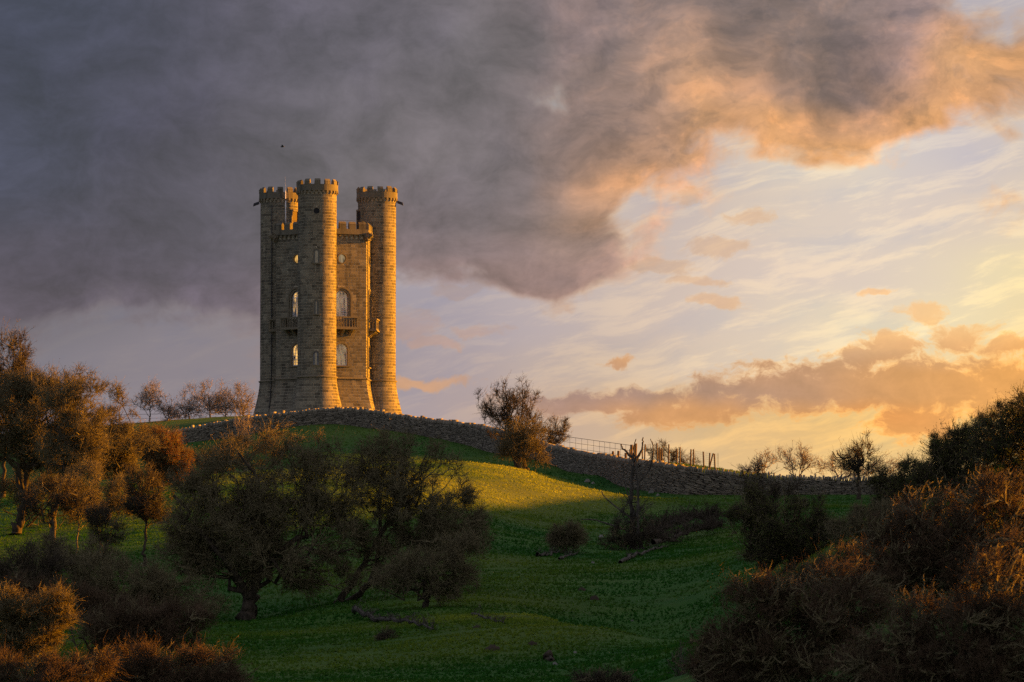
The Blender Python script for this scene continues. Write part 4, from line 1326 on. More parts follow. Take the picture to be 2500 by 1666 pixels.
ROUND = (.58, 0, 0, .60, .40, .36)
FAN = (.62, 0, 0, .64, .32, .28)
KIND = {
    'umber': [('umber', ['umber'], ROUND, {'nleaf': 90, 'twigs': 130, 'tw': .5}), 3],
    'hawthorn': [('brown', ['olive', 'russet'], ROUND, {}), 3], 'brown': [('brown', ['brown'], ROUND, {'nleaf': 70}), 3],
    'browngold': [('umber', ['umber', 'golden'], ROUND, {'nleaf': 110, 'curl': .35, 'tw': .5}), 3],
    'russet': [('brown', ['russet', 'brown'], ROUND, {}), 3], 'orange': [('brown', ['orange'], ROUND, {'lsize': .06, 'nleaf': 700, 'twigs': 200}), 2], 'green': [('dark', ['green', 'olive'], ROUND, {'nleaf': 850, 'up': .15, 'twigs': 150}), 3],
    'golden': [('brown', ['golden', 'russet'], ROUND, {'nleaf': 800, 'twigs': 200}), 2], 'sparse': [('dark', ['brown'], FAN, {'nleaf': 50, 'twigs': 80}), 3],
    'bare': [('dark', ['brown'], FAN, {'nleaf': 0, 'twigs': 55, 'nb': (7, 20), 'up': .35, 'side': 2}), 3], 'barepink': [('pink', ['brown'], FAN, {'nleaf': 0, 'nb': (6, 16), 'up': .3, 'side': 1, 'w': .0065, 'twigs': 45}), 3],
    'dead': [('dead', [], FAN, {'nleaf': 0, 'twigs': 26, 'nb': (4, 9), 'side': 1}), 3],
}
_spr = {}


def sprays_of(kind):
    if kind not in _spr:
        (bk, lf, shp, kw), nv = KIND[kind]
        _spr[kind] = [make_spray(900 + 17 * i + len(kind) * 3, bk, lf, shp, **kw) for i in range(nv)]
    return _spr[kind]


def make_tree(name, label, cat, base_px, Yd, blobs, kind='hawthorn', n=(10, 50), size=1.0, r0=0.16, dens=9.0, up=0.25, seed=0, stems=1, group=None, depth=0.85, forkh=0.22,
              droop=0.0, trunk_pts=None, gnarl=0.10, bark='dark', nmin=14, flat=1.0, fringe=2.6):
    rs = np.random.default_rng(1000 + seed)
    bp = P(base_px[0], base_px[1], Yd)
    base = np.array([bp.x, bp.y, gz(bp.x, bp.y) - 0.08])
    k_ = Yd / F_PX
    env = []
    for (cx, cy, rx, ry) in blobs:
        c = np.array(P(cx, cy, Yd)) - base
        env.append((c[0], c[1] + rs.normal() * rx * k_ * .15, c[2], rx * k_, (rx + ry) / 2 * k_ * depth, ry * k_))
    E = np.array(env)
    cen = (E[:, :3] * E[:, 3:4]).sum(0) / E[:, 3].sum()
    toplim = (E[:, 2] + E[:, 5]).max()
    root = np.zeros(3)
    store, cstore = [], []

    def emit(P3, R, nsd, tone, st):
        v, q = tubes(P3, R, nsd, rs); st.append((v, q, tone))
    polys = []
    if trunk_pts:
        for tp in trunk_pts:
            pts = [np.array(P(x, y, Yd + (dyy[0] if dyy else 0))) - base for (x, y, *dyy) in tp['p']]
            if tp.get('root', True): pts[0] = pts[0] * np.array([1, 1, 0]) - np.array([0, 0, .1])
            polys.append((np.array(pts), tp['r']))
    else:
        for s_ in range(stems):
            tgt = cen if stems == 1 else in_env(env, 1, rs, 0, .6)[0]
            f = forkh if stems == 1 else .3
            top = root * (1 - f) + tgt * f; top[2] = max(top[2], 0.12 * toplim)
            off0 = np.zeros(3) if stems == 1 else np.append(rs.normal(size=2) * r0 * 2.0, 0)
            mid = (top + off0) / 2 + rs.normal(size=3) * np.array([.12, .12, 0]) * np.linalg.norm(top) * .6
            end = top + (tgt - top) * .5 + rs.normal(size=3) * .05
            polys.append((np.array([off0 - [0, 0, .1], mid, top + off0 * .6, end]), r0 * (1 if stems == 1 else .8)))
    sp_, st_, sr_ = [], [], []
    for pts, rr in polys:
        m = len(pts); t_ = np.linspace(0, m - 1, 4 * m)
        sm = np.stack([np.interp(t_, np.arange(m), pts[:, a]) for a in range(3)], 1)
        for _ in range(2): sm[1:-1] = (sm[:-2] + 2 * sm[1:-1] + sm[2:]) / 4
        sm[1:-1] += rs.normal(size=sm[1:-1].shape) * rr * .2
        u = np.linspace(0, 1, len(sm))
        R = rr * (1 - .66 * u ** .8); R[0] *= 1.5; R[1] *= 1.15
        R = R * (1 + .12 * rs.normal(size=len(R)))
        emit(sm[None], R[None], 9, rs.random(), store)
        T_ = norm(np.gradient(sm, axis=0)); k0 = int(len(sm) * .35)
        sp_.append(sm[k0:]); st_.append(T_[k0:]); sr_.append(R[k0:])
    par, pt, pr = np.concatenate(sp_), np.concatenate(st_), np.concatenate(sr_)
    rads = [r0 * .34, r0 * .15]
    for lv, cnt in enumerate(n):
        t = in_env(env, cnt, rs, *[(0.3, .75), (0.3, .85)][lv])
        if lv == 0: t = t[t[:, 2] > 0.1 * toplim]
        ix = attach(par, pt, pr, t, root, rs)
        s = par[ix]; kk = [7, 6][lv]
        c = curves(s, pt[ix] + 0.25 * rs.normal(size=s.shape), t, kk, rs, [gnarl, gnarl * 1.1][lv], up)
        if droop: c[:, :, 2] -= droop * np.linspace(0, 1, kk)[None] ** 2 * np.linalg.norm(t - s, axis=1)[:, None] * .5
        ra = np.minimum(rads[lv] * (.7 + .5 * rs.random(len(t))), pr[ix] * .8)
        R = ra[:, None] * np.linspace(1, .38, kk)[None]
        emit(c, R, [6, 5][lv], rs.random(len(t)), store if lv == 0 else cstore)
        T_ = norm(np.gradient(c, axis=1))
        sp_.append(c[:, 1:].reshape(-1, 3)); st_.append(T_[:, 1:].reshape(-1, 3)); sr_.append(R[:, 1:].reshape(-1))
        par, pt, pr = np.concatenate(sp_), np.concatenate(st_), np.concatenate(sr_)
    # positions of the branch ends
    area = sum(e[3] * e[5] for e in env)
    if kind not in ('dead',): size = size * .74
    ns = int(min(295, max(nmin, dens * area / size ** 2)))
    tip = in_env(env, ns, rs, .25, 1.0)
    sc = size * (.8 + .5 * rs.random(ns)) * (1.0 if ns < 295 else math.sqrt(dens * area / size ** 2 / 295))
    outw = norm(tip - cen * np.array([1, 1, .75]))
    d = norm(outw * .8 + rs.normal(size=outw.shape) * .45 + np.array([0, 0, up - droop]))
    org = tip - d * sc[:, None] * .95
    org[:, 2] = np.maximum(org[:, 2], .05)
    ix = attach(par, pt, pr, org, root, rs)
    c = curves(par[ix], pt[ix], org, 5, rs, gnarl, up * .5)
    c[:, -1] = org
    rr = np.minimum(.02 * size + .008, pr[ix] * .8)
    emit(c, rr[:, None] * np.linspace(1, .6, 5)[None] + .006 * size, 4, rs.random(ns), cstore)
    endt = norm(norm(org - c[:, -2]) * .35 + d)
    # loose fine branches that roughen the outline
    nf = int(ns * fringe) if kind != 'dead' else 10
    t3 = in_env(env, nf, rs, .7, 1.1)
    p3_, q3 = c[:, 2:].reshape(-1, 3), norm(np.gradient(c, axis=1))[:, 2:].reshape(-1, 3)
    i3 = attach(p3_, q3, None, t3, root, rs)
    c3 = curves(p3_[i3], q3[i3], t3, 4, rs, .10, up)
    emit(c3, np.full((nf, 1), .008 + .006 * size) * np.array([1.2, 1, .7, .4])[None], 3, rs.random(nf), cstore)
    nq_ = nf * 5
    i4 = rs.integers(0, nf, nq_); k4 = rs.integers(1, 4, nq_)
    s4 = c3[i4, k4]; t4 = s4 + norm(norm(t3[i4] - s4 + 1e-4) + rs.normal(size=s4.shape) * .6 + np.array([0, 0, up])) * (size * (.15 + .35 * rs.random(nq_)))[:, None]
    c4 = curves(s4, t4 - s4, t4, 3, rs, .08)
    cn = cones(c4, np.full(nq_, .004 + .005 * size), rs)
    tree = link(name, None, loc=tuple(base), label=label, cat=cat, group=group)

    def build(pname, stt, mat, extra=None):
        vs, qs, ts = [], [], []; b = 0
        for v, q, tone in stt:
            vs.append(v); qs.append(q + b); b += len(v)
            tn_ = np.atleast_1d(tone); ts.append(np.repeat(tn_, len(q) // len(tn_)))
        polys = [np.concatenate(qs)]
        if extra is not None:
            vs.append(extra[0]); polys[0] = np.concatenate([polys[0], extra[1] + b]); polys.append(extra[2] + b)
            ts.append(rs.random(len(extra[1]) + len(extra[2])))
        return link(pname, mesh_np(pname, np.concatenate(vs), polys, mat, tone=np.concatenate(ts), smooth=True), tree)
    build('trunk', store, BARK[bark])
    build('crown', cstore, BARK['brown' if bark == 'dark' else bark], cn)
    lib = sprays_of(kind)
    pn = 'bare_branch' if kind in ('bare', 'barepink', 'dead', 'sparse') else 'leafy_branch'
    for i in range(ns):
        o = link(pn, lib[int(rs.integers(len(lib)))], tree, loc=tuple(org[i]))
        q = Vector(endt[i]).to_track_quat('X', 'Z') @ Euler((rs.random() * 6.283, 0, 0)).to_quaternion() if False else Vector(endt[i]).to_track_quat('X', 'Z')
        e = (q.to_matrix() @ Matrix.Rotation(float(rs.normal() * .6) if up > .3 else float(rs.random() * 6.283), 3, 'X')).to_euler()
        o.rotation_euler = e
        o.scale = (sc[i], sc[i] * (.9 + .3 * rs.random()), sc[i] * (.9 + .3 * rs.random()) * flat)
    return tree


def T(*a, **k): return make_tree(*a, **k)


# big hawthorns in the middle
T('hawthorn_tree', 'large round hawthorn with a thick short trunk, below the tower', 'tree', (603, 1521), 185,
  [(640, 1155, 215, 112), (560, 1270, 165, 130), (700, 1300, 190, 125), (470, 1230, 100, 115), (800, 1200, 95, 115), (600, 1375, 160, 65), (780, 1390, 110, 60), (450, 1340, 90, 70), (860, 1290, 60, 90)],
  n=(14, 70), r0=.44, dens=6.6, size=.95, seed=1, forkh=.25)
T('hawthorn_tree', 'leaning hawthorn with bare slanting trunks beside the large round one', 'tree', (813, 1474), 186,
  [(940, 1155, 110, 112), (1035, 1205, 128, 128), (1110, 1290, 112, 105), (895, 1130, 70, 70), (1000, 1110, 75, 50), (1150, 1330, 50, 60), (910, 1290, 70, 90), (975, 1370, 90, 60)], kind='russet', n=(9, 50), r0=.22, seed=2, size=.9, dens=5.6,
  trunk_pts=[{'p': [(813, 1474), (850, 1440), (905, 1345), (950, 1270), (990, 1210)], 'r': .17}, {'p': [(835, 1474, 1), (900, 1430, 1), (925, 1370, 1), (930, 1300, 1), (925, 1200, 1)], 'r': .15},
             {'p': [(915, 1415), (1000, 1385), (1060, 1360), (1110, 1320)], 'r': .12, 'root': False}])
T('hawthorn_tree', 'low dark hawthorn drooping to the grass under the leaning one', 'tree', (1040, 1482), 177,
  [(1060, 1395, 120, 75), (1130, 1350, 60, 70), (960, 1410, 75, 55), (1110, 1440, 65, 38)], kind='brown', n=(9, 40), r0=.16, seed=3, droop=.2, up=.1, size=.85, dens=6.5)
# left group
T('hawthorn_tree', 'broad russet hawthorn with a thick trunk at the left edge', 'tree', (40, 1170), 235,
  [(70, 1000, 125, 100), (150, 990, 100, 85), (0, 1010, 90, 110), (110, 940, 90, 50), (180, 1080, 85, 75), (60, 1090, 110, 55), (110, 1130, 90, 45)], kind='russet', n=(12, 50), r0=.34, seed=4, size=1.15, dens=8)
T('ash_tree', 'tall bare tree rising above the left edge', 'tree', (5, 1200), 275, [(15, 880, 65, 85), (10, 960, 95, 80), (60, 950, 60, 60)], kind='sparse', n=(9, 50), r0=.22, seed=5, size=1.2, up=.6)
T('hawthorn_tree', 'hawthorn with bare antler-like branches reaching right, left of the skyline trees', 'tree', (119, 1165), 228,
  [(200, 1010, 80, 85), (235, 940, 38, 32), (150, 950, 70, 50), (215, 1090, 70, 75), (150, 1110, 60, 60)], kind='russet', n=(9, 40), r0=.18, seed=6, size=1.0, gnarl=.18, dens=7)
T('hawthorn_tree', 'dark forked hawthorn beside the orange bush', 'tree', (261, 1188), 240,
  [(278, 1075, 72, 85), (285, 970, 24, 42), (240, 1095, 60, 65), (320, 1080, 50, 70), (285, 1130, 60, 40)], kind='brown', n=(9, 40), r0=.22, seed=7, size=.95, stems=3, dens=8)
T('beech_bush', 'glowing orange bush below the left end of the stone wall', 'bush', (402, 1182), 262, [(400, 1105, 58, 68), (430, 1130, 38, 52), (362, 1075, 42, 42), (405, 1150, 52, 40)],
  kind='orange', n=(8, 30), r0=.10, seed=8, bark='brown', stems=4, size=.85, dens=11)
T('hawthorn_tree', 'small dark tree with a bent trunk, below the broad russet hawthorn', 'tree', (119, 1318), 205,
  [(120, 1210, 85, 50), (190, 1225, 55, 40), (70, 1230, 45, 35)], kind='sparse', n=(9, 40), r0=.15, seed=9, gnarl=.18, size=.9, dens=8,
  trunk_pts=[{'p': [(119, 1318), (133, 1285), (127, 1262), (140, 1225)], 'r': .15}])
T('hawthorn_tree', 'slim tree with a sunlit orange stem, second from the left edge', 'tree', (186, 1296), 212, [(190, 1190, 60, 60), (215, 1150, 35, 35), (180, 1240, 40, 30)],
  kind='russet', n=(6, 24), r0=.10, seed=10, bark='brown', size=.85, dens=7)
T('hawthorn_tree', 'slender dark tree standing left of the large round hawthorn', 'tree', (351, 1334), 210, [(352, 1205, 62, 60), (340, 1160, 42, 38), (385, 1225, 45, 50), (320, 1235, 35, 35)],
  kind='sparse', n=(8, 36), r0=.13, seed=11, size=.85, dens=9)
T('hawthorn_sapling', 'thin low sapling in front of the slender dark tree', 'tree', (262, 1362), 196, [(262, 1290, 62, 42), (240, 1250, 40, 30)], kind='sparse', n=(6, 24), r0=.07, seed=12, size=.7)
T('thorn_bush', 'olive bush filling the gap below the dark forked hawthorn', 'bush', (250, 1265), 218, [(240, 1220, 70, 45), (300, 1200, 40, 50)], kind='brown', n=(8, 24), r0=.05, seed=14, stems=4, size=.8)
# thin shoots against the wall, skyline trees left
T('elder_sapling', 'bare pale shoots in front of the wall, left of the tower base', 'shrub', (600, 1150), 300, [(588, 1015, 28, 40), (600, 1060, 30, 45)],
  kind='barepink', n=(6, 14), r0=.05, seed=13, stems=4, up=.8, bark='pink', size=.9, dens=5, nmin=10)
sky_trees = [(366, 1036, 366, 955, 26, 'crooked bare tree, leftmost on the skyline behind the wall'), (411, 1034, 411, 990, 26, 'second bare tree from the left on the skyline'),
             (462, 1026, 455, 982, 30, 'low spreading bare tree, third on the skyline'), (513, 1020, 508, 962, 42, 'tallest bare tree between the orange bush and the tower'),
             (549, 1018, 550, 974, 30, 'slim bare tree, second left of the tower base'), (594, 1016, 590, 970, 36, 'bare tree touching the left side of the tower base')]
for i, (bx_, by_, cx, cy, r, lb) in enumerate(sky_trees):
    T('ash_tree', lb, 'tree', (bx_, by_), 410, [(cx, cy - 4, r * 1.25, 32 if i != 0 else 26), (cx + 6, cy + 22, r * 1.6, 26)] + ([(350, 980, 22, 22), (370, 932, 14, 20)] if i == 0 else []),
      kind='barepink', n=(9, 40), r0=.10, seed=20 + i, up=.5, bark='pink', size=1.25, dens=7.5, nmin=18, fringe=1.6, group='bare trees on the skyline left of the tower', gnarl=.14)
# mid right
T('hawthorn_tree', 'bare many-branched hawthorn against the stone wall', 'tree', (1265, 1146), 306,
  [(1208, 985, 50, 54), (1262, 972, 52, 46), (1302, 1000, 30, 42), (1265, 1035, 66, 40), (1225, 1045, 40, 40)], kind='bare', n=(16, 60), r0=.20, seed=30, up=.8, stems=5, size=1.3, dens=8, fringe=1.2)
T('bramble_skirt', 'rusty twiggy skirt hanging round the foot of the bare hawthorn', 'shrub', (1280, 1143), 304, [(1270, 1085, 62, 42), (1310, 1105, 38, 40), (1235, 1085, 35, 40), (1300, 1060, 50, 30)],
  kind='russet', n=(10, 36), r0=.06, seed=31, stems=5, droop=.5, up=-.1, bark='brown', size=1.1, dens=8)
T('hawthorn_tree', 'smaller bare hawthorn behind the wall, right of the many-branched one', 'tree', (1345, 1110), 336, [(1350, 1050, 42, 36), (1382, 1055, 18, 24), (1330, 1075, 36, 24)],
  kind='bare', n=(9, 36), r0=.12, seed=32, up=.55, bark='brown', stems=2, size=1.15)
T('hawthorn_bush', 'small round dark bush on the grass left of the dead tree', 'bush', (1385, 1350), 218, [(1390, 1312, 56, 32), (1385, 1292, 38, 22), (1360, 1325, 36, 20)],
  kind='brown', n=(10, 30), r0=.05, seed=33, stems=5, up=.3, size=.7, dens=12)
# right
T('hawthorn_tree', 'dark green hawthorn right of the brushwood pile', 'tree', (1880, 1392), 168, [(1850, 1295, 90, 75), (1945, 1270, 78, 72), (1825, 1225, 45, 45), (1995, 1310, 65, 65), (1880, 1350, 100, 45)],
  kind='green', n=(12, 50), r0=.16, seed=34, stems=3, size=.8, dens=8)
T('thorn_sapling', 'thin dark branches rising in front of the wall right of the dead tree', 'shrub', (1870, 1300), 180, [(1850, 1170, 45, 50), (1905, 1180, 55, 35), (1820, 1200, 50, 50)],
  kind='sparse', n=(8, 30), r0=.05, seed=35, stems=4, up=.6, size=.8, dens=4)
for i, (b, c, bl, lb) in enumerate([((1862, 1175), 312, [(1862, 1120, 32, 30), (1835, 1148, 30, 16)], 'first low pinkish bare tree above the wall, from the posts'),
                                    ((1943, 1178), 314, [(1938, 1115, 50, 34), (1985, 1132, 36, 24)], 'wider pinkish bare tree above the wall, middle one'),
                                    ((2030, 1180), 318, [(2030, 1132, 36, 22), (2170, 1132, 50, 26), (2100, 1148, 60, 16)], 'low pinkish scrub behind the fan-shaped bare tree')]):
    T('ash_tree', lb, 'tree', b, c, bl, kind='barepink', n=(9, 30), r0=.10, seed=40 + i, up=.5, bark='pink', size=1.1, stems=3, dens=9)
T('ash_tree', 'fan-shaped bare tree with a short dark trunk at the right end of the wall', 'tree', (2097, 1212), 290, [(2060, 1108, 38, 36), (2105, 1098, 42, 38), (2145, 1120, 26, 34), (2085, 1130, 60, 22)],
  kind='bare', n=(16, 50), r0=.19, seed=44, up=.6, size=1.35, forkh=.3, dens=7)
T('hedge_bush', 'low dark green bush at the foot of the right hand hedge', 'bush', (2190, 1290), 165, [(2190, 1200, 75, 70), (2230, 1155, 55, 38), (2290, 1170, 60, 60), (2160, 1250, 70, 50)],
  kind='green', n=(10, 40), r0=.08, seed=45, stems=4, up=.4, size=.8)
T('hedge_bush', 'dense dark green hedge bush in the middle of the right slope', 'bush', (2350, 1260), 145, [(2340, 1110, 90, 85), (2295, 1080, 50, 35), (2400, 1060, 70, 60), (2330, 1200, 120, 80)],
  kind='green', n=(12, 60), r0=.12, seed=46, stems=4, up=.4, size=.75)
T('hedge_bush', 'tallest dense dark green hedge bush at the right edge', 'bush', (2480, 1240), 128, [(2450, 1060, 85, 85), (2510, 1015, 80, 58), (2480, 1150, 120, 90)],
  kind='green', n=(12, 60), r0=.12, seed=47, stems=4, up=.45, size=.7)
T('hedge_bush', 'olive thorn bush between the green hedge and the fan-shaped tree', 'bush', (2120, 1330), 150, [(2130, 1270, 80, 55), (2060, 1300, 60, 45), (2200, 1290, 70, 50)],
  kind='brown', n=(10, 40), r0=.06, seed=48, stems=5, size=.6)
# near brown thicket on the right, slightly out of focus
T('thorn_bush', 'near brown thorn bush filling the right edge below the hedge', 'bush', (2330, 1560), 66, [(2290, 1290, 150, 100), (2430, 1270, 120, 120), (2200, 1340, 120, 90), (2360, 1400, 190, 100)],
  kind='umber', n=(14, 60), r0=.045, fringe=5, seed=50, stems=6, up=.2, bark='brown', size=.42)
T('thorn_bush', 'near brown thorn bush with golden arching twigs at the lower right', 'bush', (1950, 1830), 60, [(1930, 1530, 190, 100), (2060, 1460, 160, 85), (1800, 1590, 110, 85), (2000, 1640, 240, 90), (1850, 1450, 95, 60)],
  kind='browngold', n=(16, 60), r0=.035, fringe=5, seed=51, stems=8, up=.15, droop=.25, bark='brown', size=.42)
T('thorn_bush', 'nearest dark brown thorn bush in the bottom right corner', 'bush', (2350, 1950), 50, [(2330, 1560, 200, 130), (2450, 1440, 120, 130), (2200, 1630, 160, 100), (2420, 1640, 190, 110)],
  kind='umber', n=(14, 60), r0=.04, fringe=5, seed=52, stems=7, up=.2, bark='brown', size=.36, dens=8)
T('bramble_bush', 'tangled bramble bush low at the left foot of the brown thicket', 'bush', (1760, 1800), 75, [(1770, 1640, 100, 65), (1720, 1630, 50, 40), (1850, 1640, 100, 70)],
  kind='umber', n=(12, 40), r0=.03, fringe=5, seed=53, stems=6, droop=.3, bark='brown', size=.42)
T('thorn_bush', 'dark thorn bush between the green hawthorn and the brown thicket', 'bush', (2080, 1480), 95, [(2080, 1390, 110, 60), (1990, 1410, 70, 45), (2170, 1400, 90, 70)],
  kind='umber', n=(10, 40), r0=.05, fringe=5, seed=54, stems=5, size=.5)
# lower left thicket
T('gorse_bush', 'golden sunlit bush in the bottom left corner', 'bush', (60, 1720), 104, [(60, 1530, 110, 85), (10, 1470, 80, 55), (125, 1485, 65, 55)],
  kind='golden', n=(12, 50), r0=.05, seed=60, stems=5, bark='brown', size=.55)
T('thorn_bush', 'wide low russet thorn bush left of the large hawthorn trunk', 'bush', (320, 1545), 152, [(300, 1425, 155, 65), (420, 1450, 120, 55), (200, 1400, 110, 55), (500, 1470, 60, 30)],
  kind='russet', n=(12, 50), r0=.08, seed=61, stems=5, bark='brown', size=.75)
T('thorn_bush', 'dark bare-twigged bush left below the bent tree', 'bush', (40, 1470), 148, [(40, 1395, 115, 55), (110, 1365, 80, 42)], kind='sparse', n=(10, 40), r0=.07, seed=62, stems=4, size=.8, dens=12)
T('thorn_tree', 'dark flat-topped thorn tree between the golden bush and the large hawthorn', 'tree', (345, 1640), 132, [(330, 1530, 150, 50), (440, 1525, 100, 48), (220, 1540, 90, 48), (330, 1490, 95, 32)],
  kind='umber', n=(10, 50), r0=.14, seed=63, gnarl=.18, size=.75)
T('thorn_bush', 'dark tangled bush along the bottom edge, left of centre', 'bush', (430, 1780), 106, [(430, 1640, 190, 60), (560, 1655, 85, 42), (300, 1640, 130, 60), (430, 1700, 200, 60)],
  kind='umber', n=(12, 60), r0=.06, seed=64, stems=6, size=.6, dens=12)
T('thorn_bush', 'dark bush along the bottom edge under the golden bush', 'bush', (120, 1800), 98, [(130, 1665, 160, 60), (20, 1650, 95, 50), (240, 1640, 60, 50)], kind='umber', n=(10, 50), r0=.05, seed=65, stems=5, size=.55)
T('thorn_bush', 'small dark bush peeping over the bottom edge, centre right', 'bush', (1475, 1725), 105, [(1475, 1672, 72, 38), (1430, 1660, 40, 20), (1520, 1655, 36, 22)],
  kind='sparse', n=(10, 30), r0=.04, seed=66, stems=5, size=.5, dens=14)
T('thorn_bush', 'tiny dark bush beside the fallen branch under the hawthorns', 'bush', (946, 1582), 158, [(946, 1552, 26, 22), (925, 1562, 20, 12)], kind='sparse', n=(7, 14), r0=.03, seed=67, stems=4, size=.45)
T('thorn_bush', 'dark bush between the wide russet bush and the flat-topped thorn tree', 'bush', (200, 1600), 140, [(160, 1465, 120, 55), (300, 1492, 100, 50), (60, 1440, 80, 40)],
  kind='umber', n=(10, 40), r0=.06, seed=68, stems=5, size=.65)
T('thorn_bush', 'low dark bush in front of the slim sunlit tree', 'bush', (190, 1400), 178, [(180, 1345, 90, 40), (260, 1365, 70, 34), (100, 1340, 60, 30)],
  kind='brown', n=(10, 36), r0=.06, seed=69, stems=5, size=.75)
T('thorn_bush', 'low brown scrub running up from the round hawthorn to the wall', 'bush', (520, 1200), 290, [(520, 1120, 70, 36), (600, 1100, 50, 34), (460, 1140, 40, 30), (680, 1090, 40, 26)],
  kind='sparse', n=(10, 30), r0=.06, seed=75, stems=6, size=1.0, dens=7)
T('thorn_bush', 'brown scrub filling the gap behind the bent tree at the left', 'bush', (60, 1240), 240, [(60, 1190, 75, 45), (150, 1180, 60, 40), (-10, 1200, 50, 45)],
  kind='russet', n=(10, 30), r0=.06, seed=76, stems=5, size=.95, dens=7)

# ------------------------------------------------------------------ dead tree, fallen wood
def hit(px, py, lo=70.0, hi=420.0):
    """where the view through a picture position meets the ground"""
    Yv = np.arange(lo, hi, 1.0)
    d = P(px, py, 1.0)
    g = ground_z(Yv * d.x, Yv)
    k = np.nonzero(d.z * Yv <= g)[0]
    Yh = Yv[k[0]] if len(k) else hi
    return Vector((d.x * Yh, Yh, gz(d.x * Yh, Yh)))


dY = hit(1552, 1342).y
T('dead_tree', 'dead standing tree with bare forked limbs in front of the wall', 'tree', (1552, 1342), dY, [(1550, 1130, 40, 45), (1555, 1230, 42, 55), (1540, 1290, 46, 40)],
  kind='dead', n=(11, 34), r0=.10, seed=70, bark='dead', gnarl=.22, size=.85, dens=8, up=.2, trunk_pts=[
      {'p': [(1548, 1342), (1545, 1260), (1541, 1190), (1548, 1120)], 'r': .15},
      {'p': [(1566, 1342, -1), (1556, 1290, -1), (1558, 1200, -1), (1553, 1118, -1)], 'r': .11},
      {'p': [(1548, 1125), (1530, 1103), (1519, 1096), (1516, 1085)], 'r': .075, 'root': False},
      {'p': [(1550, 1125), (1568, 1100), (1568, 1085), (1570, 1068)], 'r': .075, 'root': False},
      {'p': [(1549, 1118), (1547, 1090), (1553, 1072)], 'r': .05, 'root': False},
      {'p': [(1556, 1180), (1585, 1150), (1597, 1100), (1588, 1072)], 'r': .06, 'root': False},
      {'p': [(1545, 1270), (1518, 1248), (1474, 1214), (1468, 1198)], 'r': .055, 'root': False},
      {'p': [(1545, 1300), (1498, 1285), (1456, 1270), (1418, 1268)], 'r': .06, 'root': False},
      {'p': [(1545, 1240), (1530, 1200), (1520, 1165)], 'r': .05, 'root': False}])
T('bramble_bush', 'sparse dark scrub round the foot of the dead tree', 'bush', (1535, 1348), dY - 1, [(1520, 1300, 40, 36), (1575, 1290, 34, 48), (1500, 1325, 40, 22)],
  kind='sparse', n=(10, 30), r0=.03, seed=71, stems=6, up=.5, size=.75, dens=9)
T('hawthorn_bush', 'bare scraggy shrub behind the fence posts', 'bush', (1630, 1150), 322, [(1620, 1110, 44, 26), (1665, 1118, 38, 22), (1600, 1095, 26, 18), (1690, 1130, 22, 12)],
  kind='bare', n=(10, 30), r0=.06, seed=72, stems=4, up=.5, gnarl=.2, size=1.0, dens=8)


def fallen(name, label, px_pts, r, twigs, seed, lift=0.1, mat='dead', spread=.8, tl=.5):
    rs = np.random.default_rng(seed)
    pts = [hit(x, y) for x, y in px_pts]
    base = pts[0].copy()
    ln = [p - base + Vector((0, 0, lift)) for p in pts]
    a = np.array(ln); u = np.linspace(0, len(a) - 1, 5 * len(a))
    sm = np.stack([np.interp(u, np.arange(len(a)), a[:, k]) for k in range(3)], 1)
    sm += rs.normal(size=sm.shape) * r * .5
    o = link(name, None, loc=tuple(base), label=label, cat='branch' if r < .12 else 'log')
    R = r * np.linspace(1, .3, len(sm))
    v, q = tubes(sm[None], R[None], 7, rs)
    link('limb', mesh_np('limb', v, [q], BARK[mat], tone=rs.random(len(q)) * .5, smooth=True), o)
    if twigs:
        ix = rs.integers(1, len(sm), twigs)
        s = sm[ix]
        d = norm(np.stack([rs.normal(size=twigs), rs.normal(size=twigs), np.abs(rs.normal(size=twigs)) * .9], 1))
        t = s + d * (tl * (.3 + rs.random(twigs)))[:, None] * spread
        c = curves(s, d, t, 4, rs, .15)
        v, q = tubes(c, np.full((twigs, 1), max(.012, r * .18)) * np.array([1.2, .9, .6, .2])[None], 3, rs)
        s2 = c[rs.integers(0, twigs, twigs * 3), rs.integers(1, 4, twigs * 3)]
        t2 = s2 + norm(rs.normal(size=s2.shape)) * tl * .35
        c2 = curves(s2, t2 - s2, t2, 3, rs, .15)
        v2, q2 = tubes(c2, np.full((len(s2), 1), .009) * np.array([1, .8, .3])[None], 3, rs)
        link('twigs', mesh_np('twigs', np.concatenate([v, v2]), [q, q2 + len(v)], BARK[mat], tone=rs.random(len(q) + len(q2)), smooth=True), o, kind='stuff')
    return o


fallen('fallen_branch', 'long fallen dead branch on the grass below the leaning hawthorn', [(861, 1500), (920, 1520), (990, 1528), (1057, 1548)], .10, 90, 80, lift=.15)
fallen('fallen_branch', 'thin fallen branch on the grass right of the drooping hawthorn', [(1152, 1502), (1190, 1516), (1232, 1528)], .05, 20, 81, lift=.06)
fallen('fallen_branch', 'fallen branch below the small round bush', [(1308, 1362), (1340, 1360), (1366, 1352)], .08, 16, 82)
fallen('fallen_branch', 'short twiggy fallen branch right of the one below the round bush', [(1367, 1372), (1390, 1362), (1412, 1356)], .06, 14, 83)
fallen('fallen_branch', 'pale fallen branch lying right of the dead tree foot', [(1518, 1376), (1550, 1362), (1590, 1350), (1624, 1342)], .09, 26, 84, lift=.15)
fallen('fallen_tree', 'uprooted fallen tree with a heap of brushwood, right of the dead tree', [(1588, 1332), (1630, 1306), (1690, 1290), (1745, 1284)], .17, 420, 85, lift=.5, mat='dark', tl=1.0)
fallen('fallen_tree', 'second grey fallen tree lying in front of the brushwood heap', [(1600, 1345), (1660, 1325), (1720, 1310), (1755, 1302)], .13, 300, 86, lift=.35, mat='dark', tl=.9)
fallen('log', 'short dark log on the grass near the bottom, right of centre', [(1332, 1612), (1352, 1617)], .14, 0, 87, lift=.08, mat='dark')
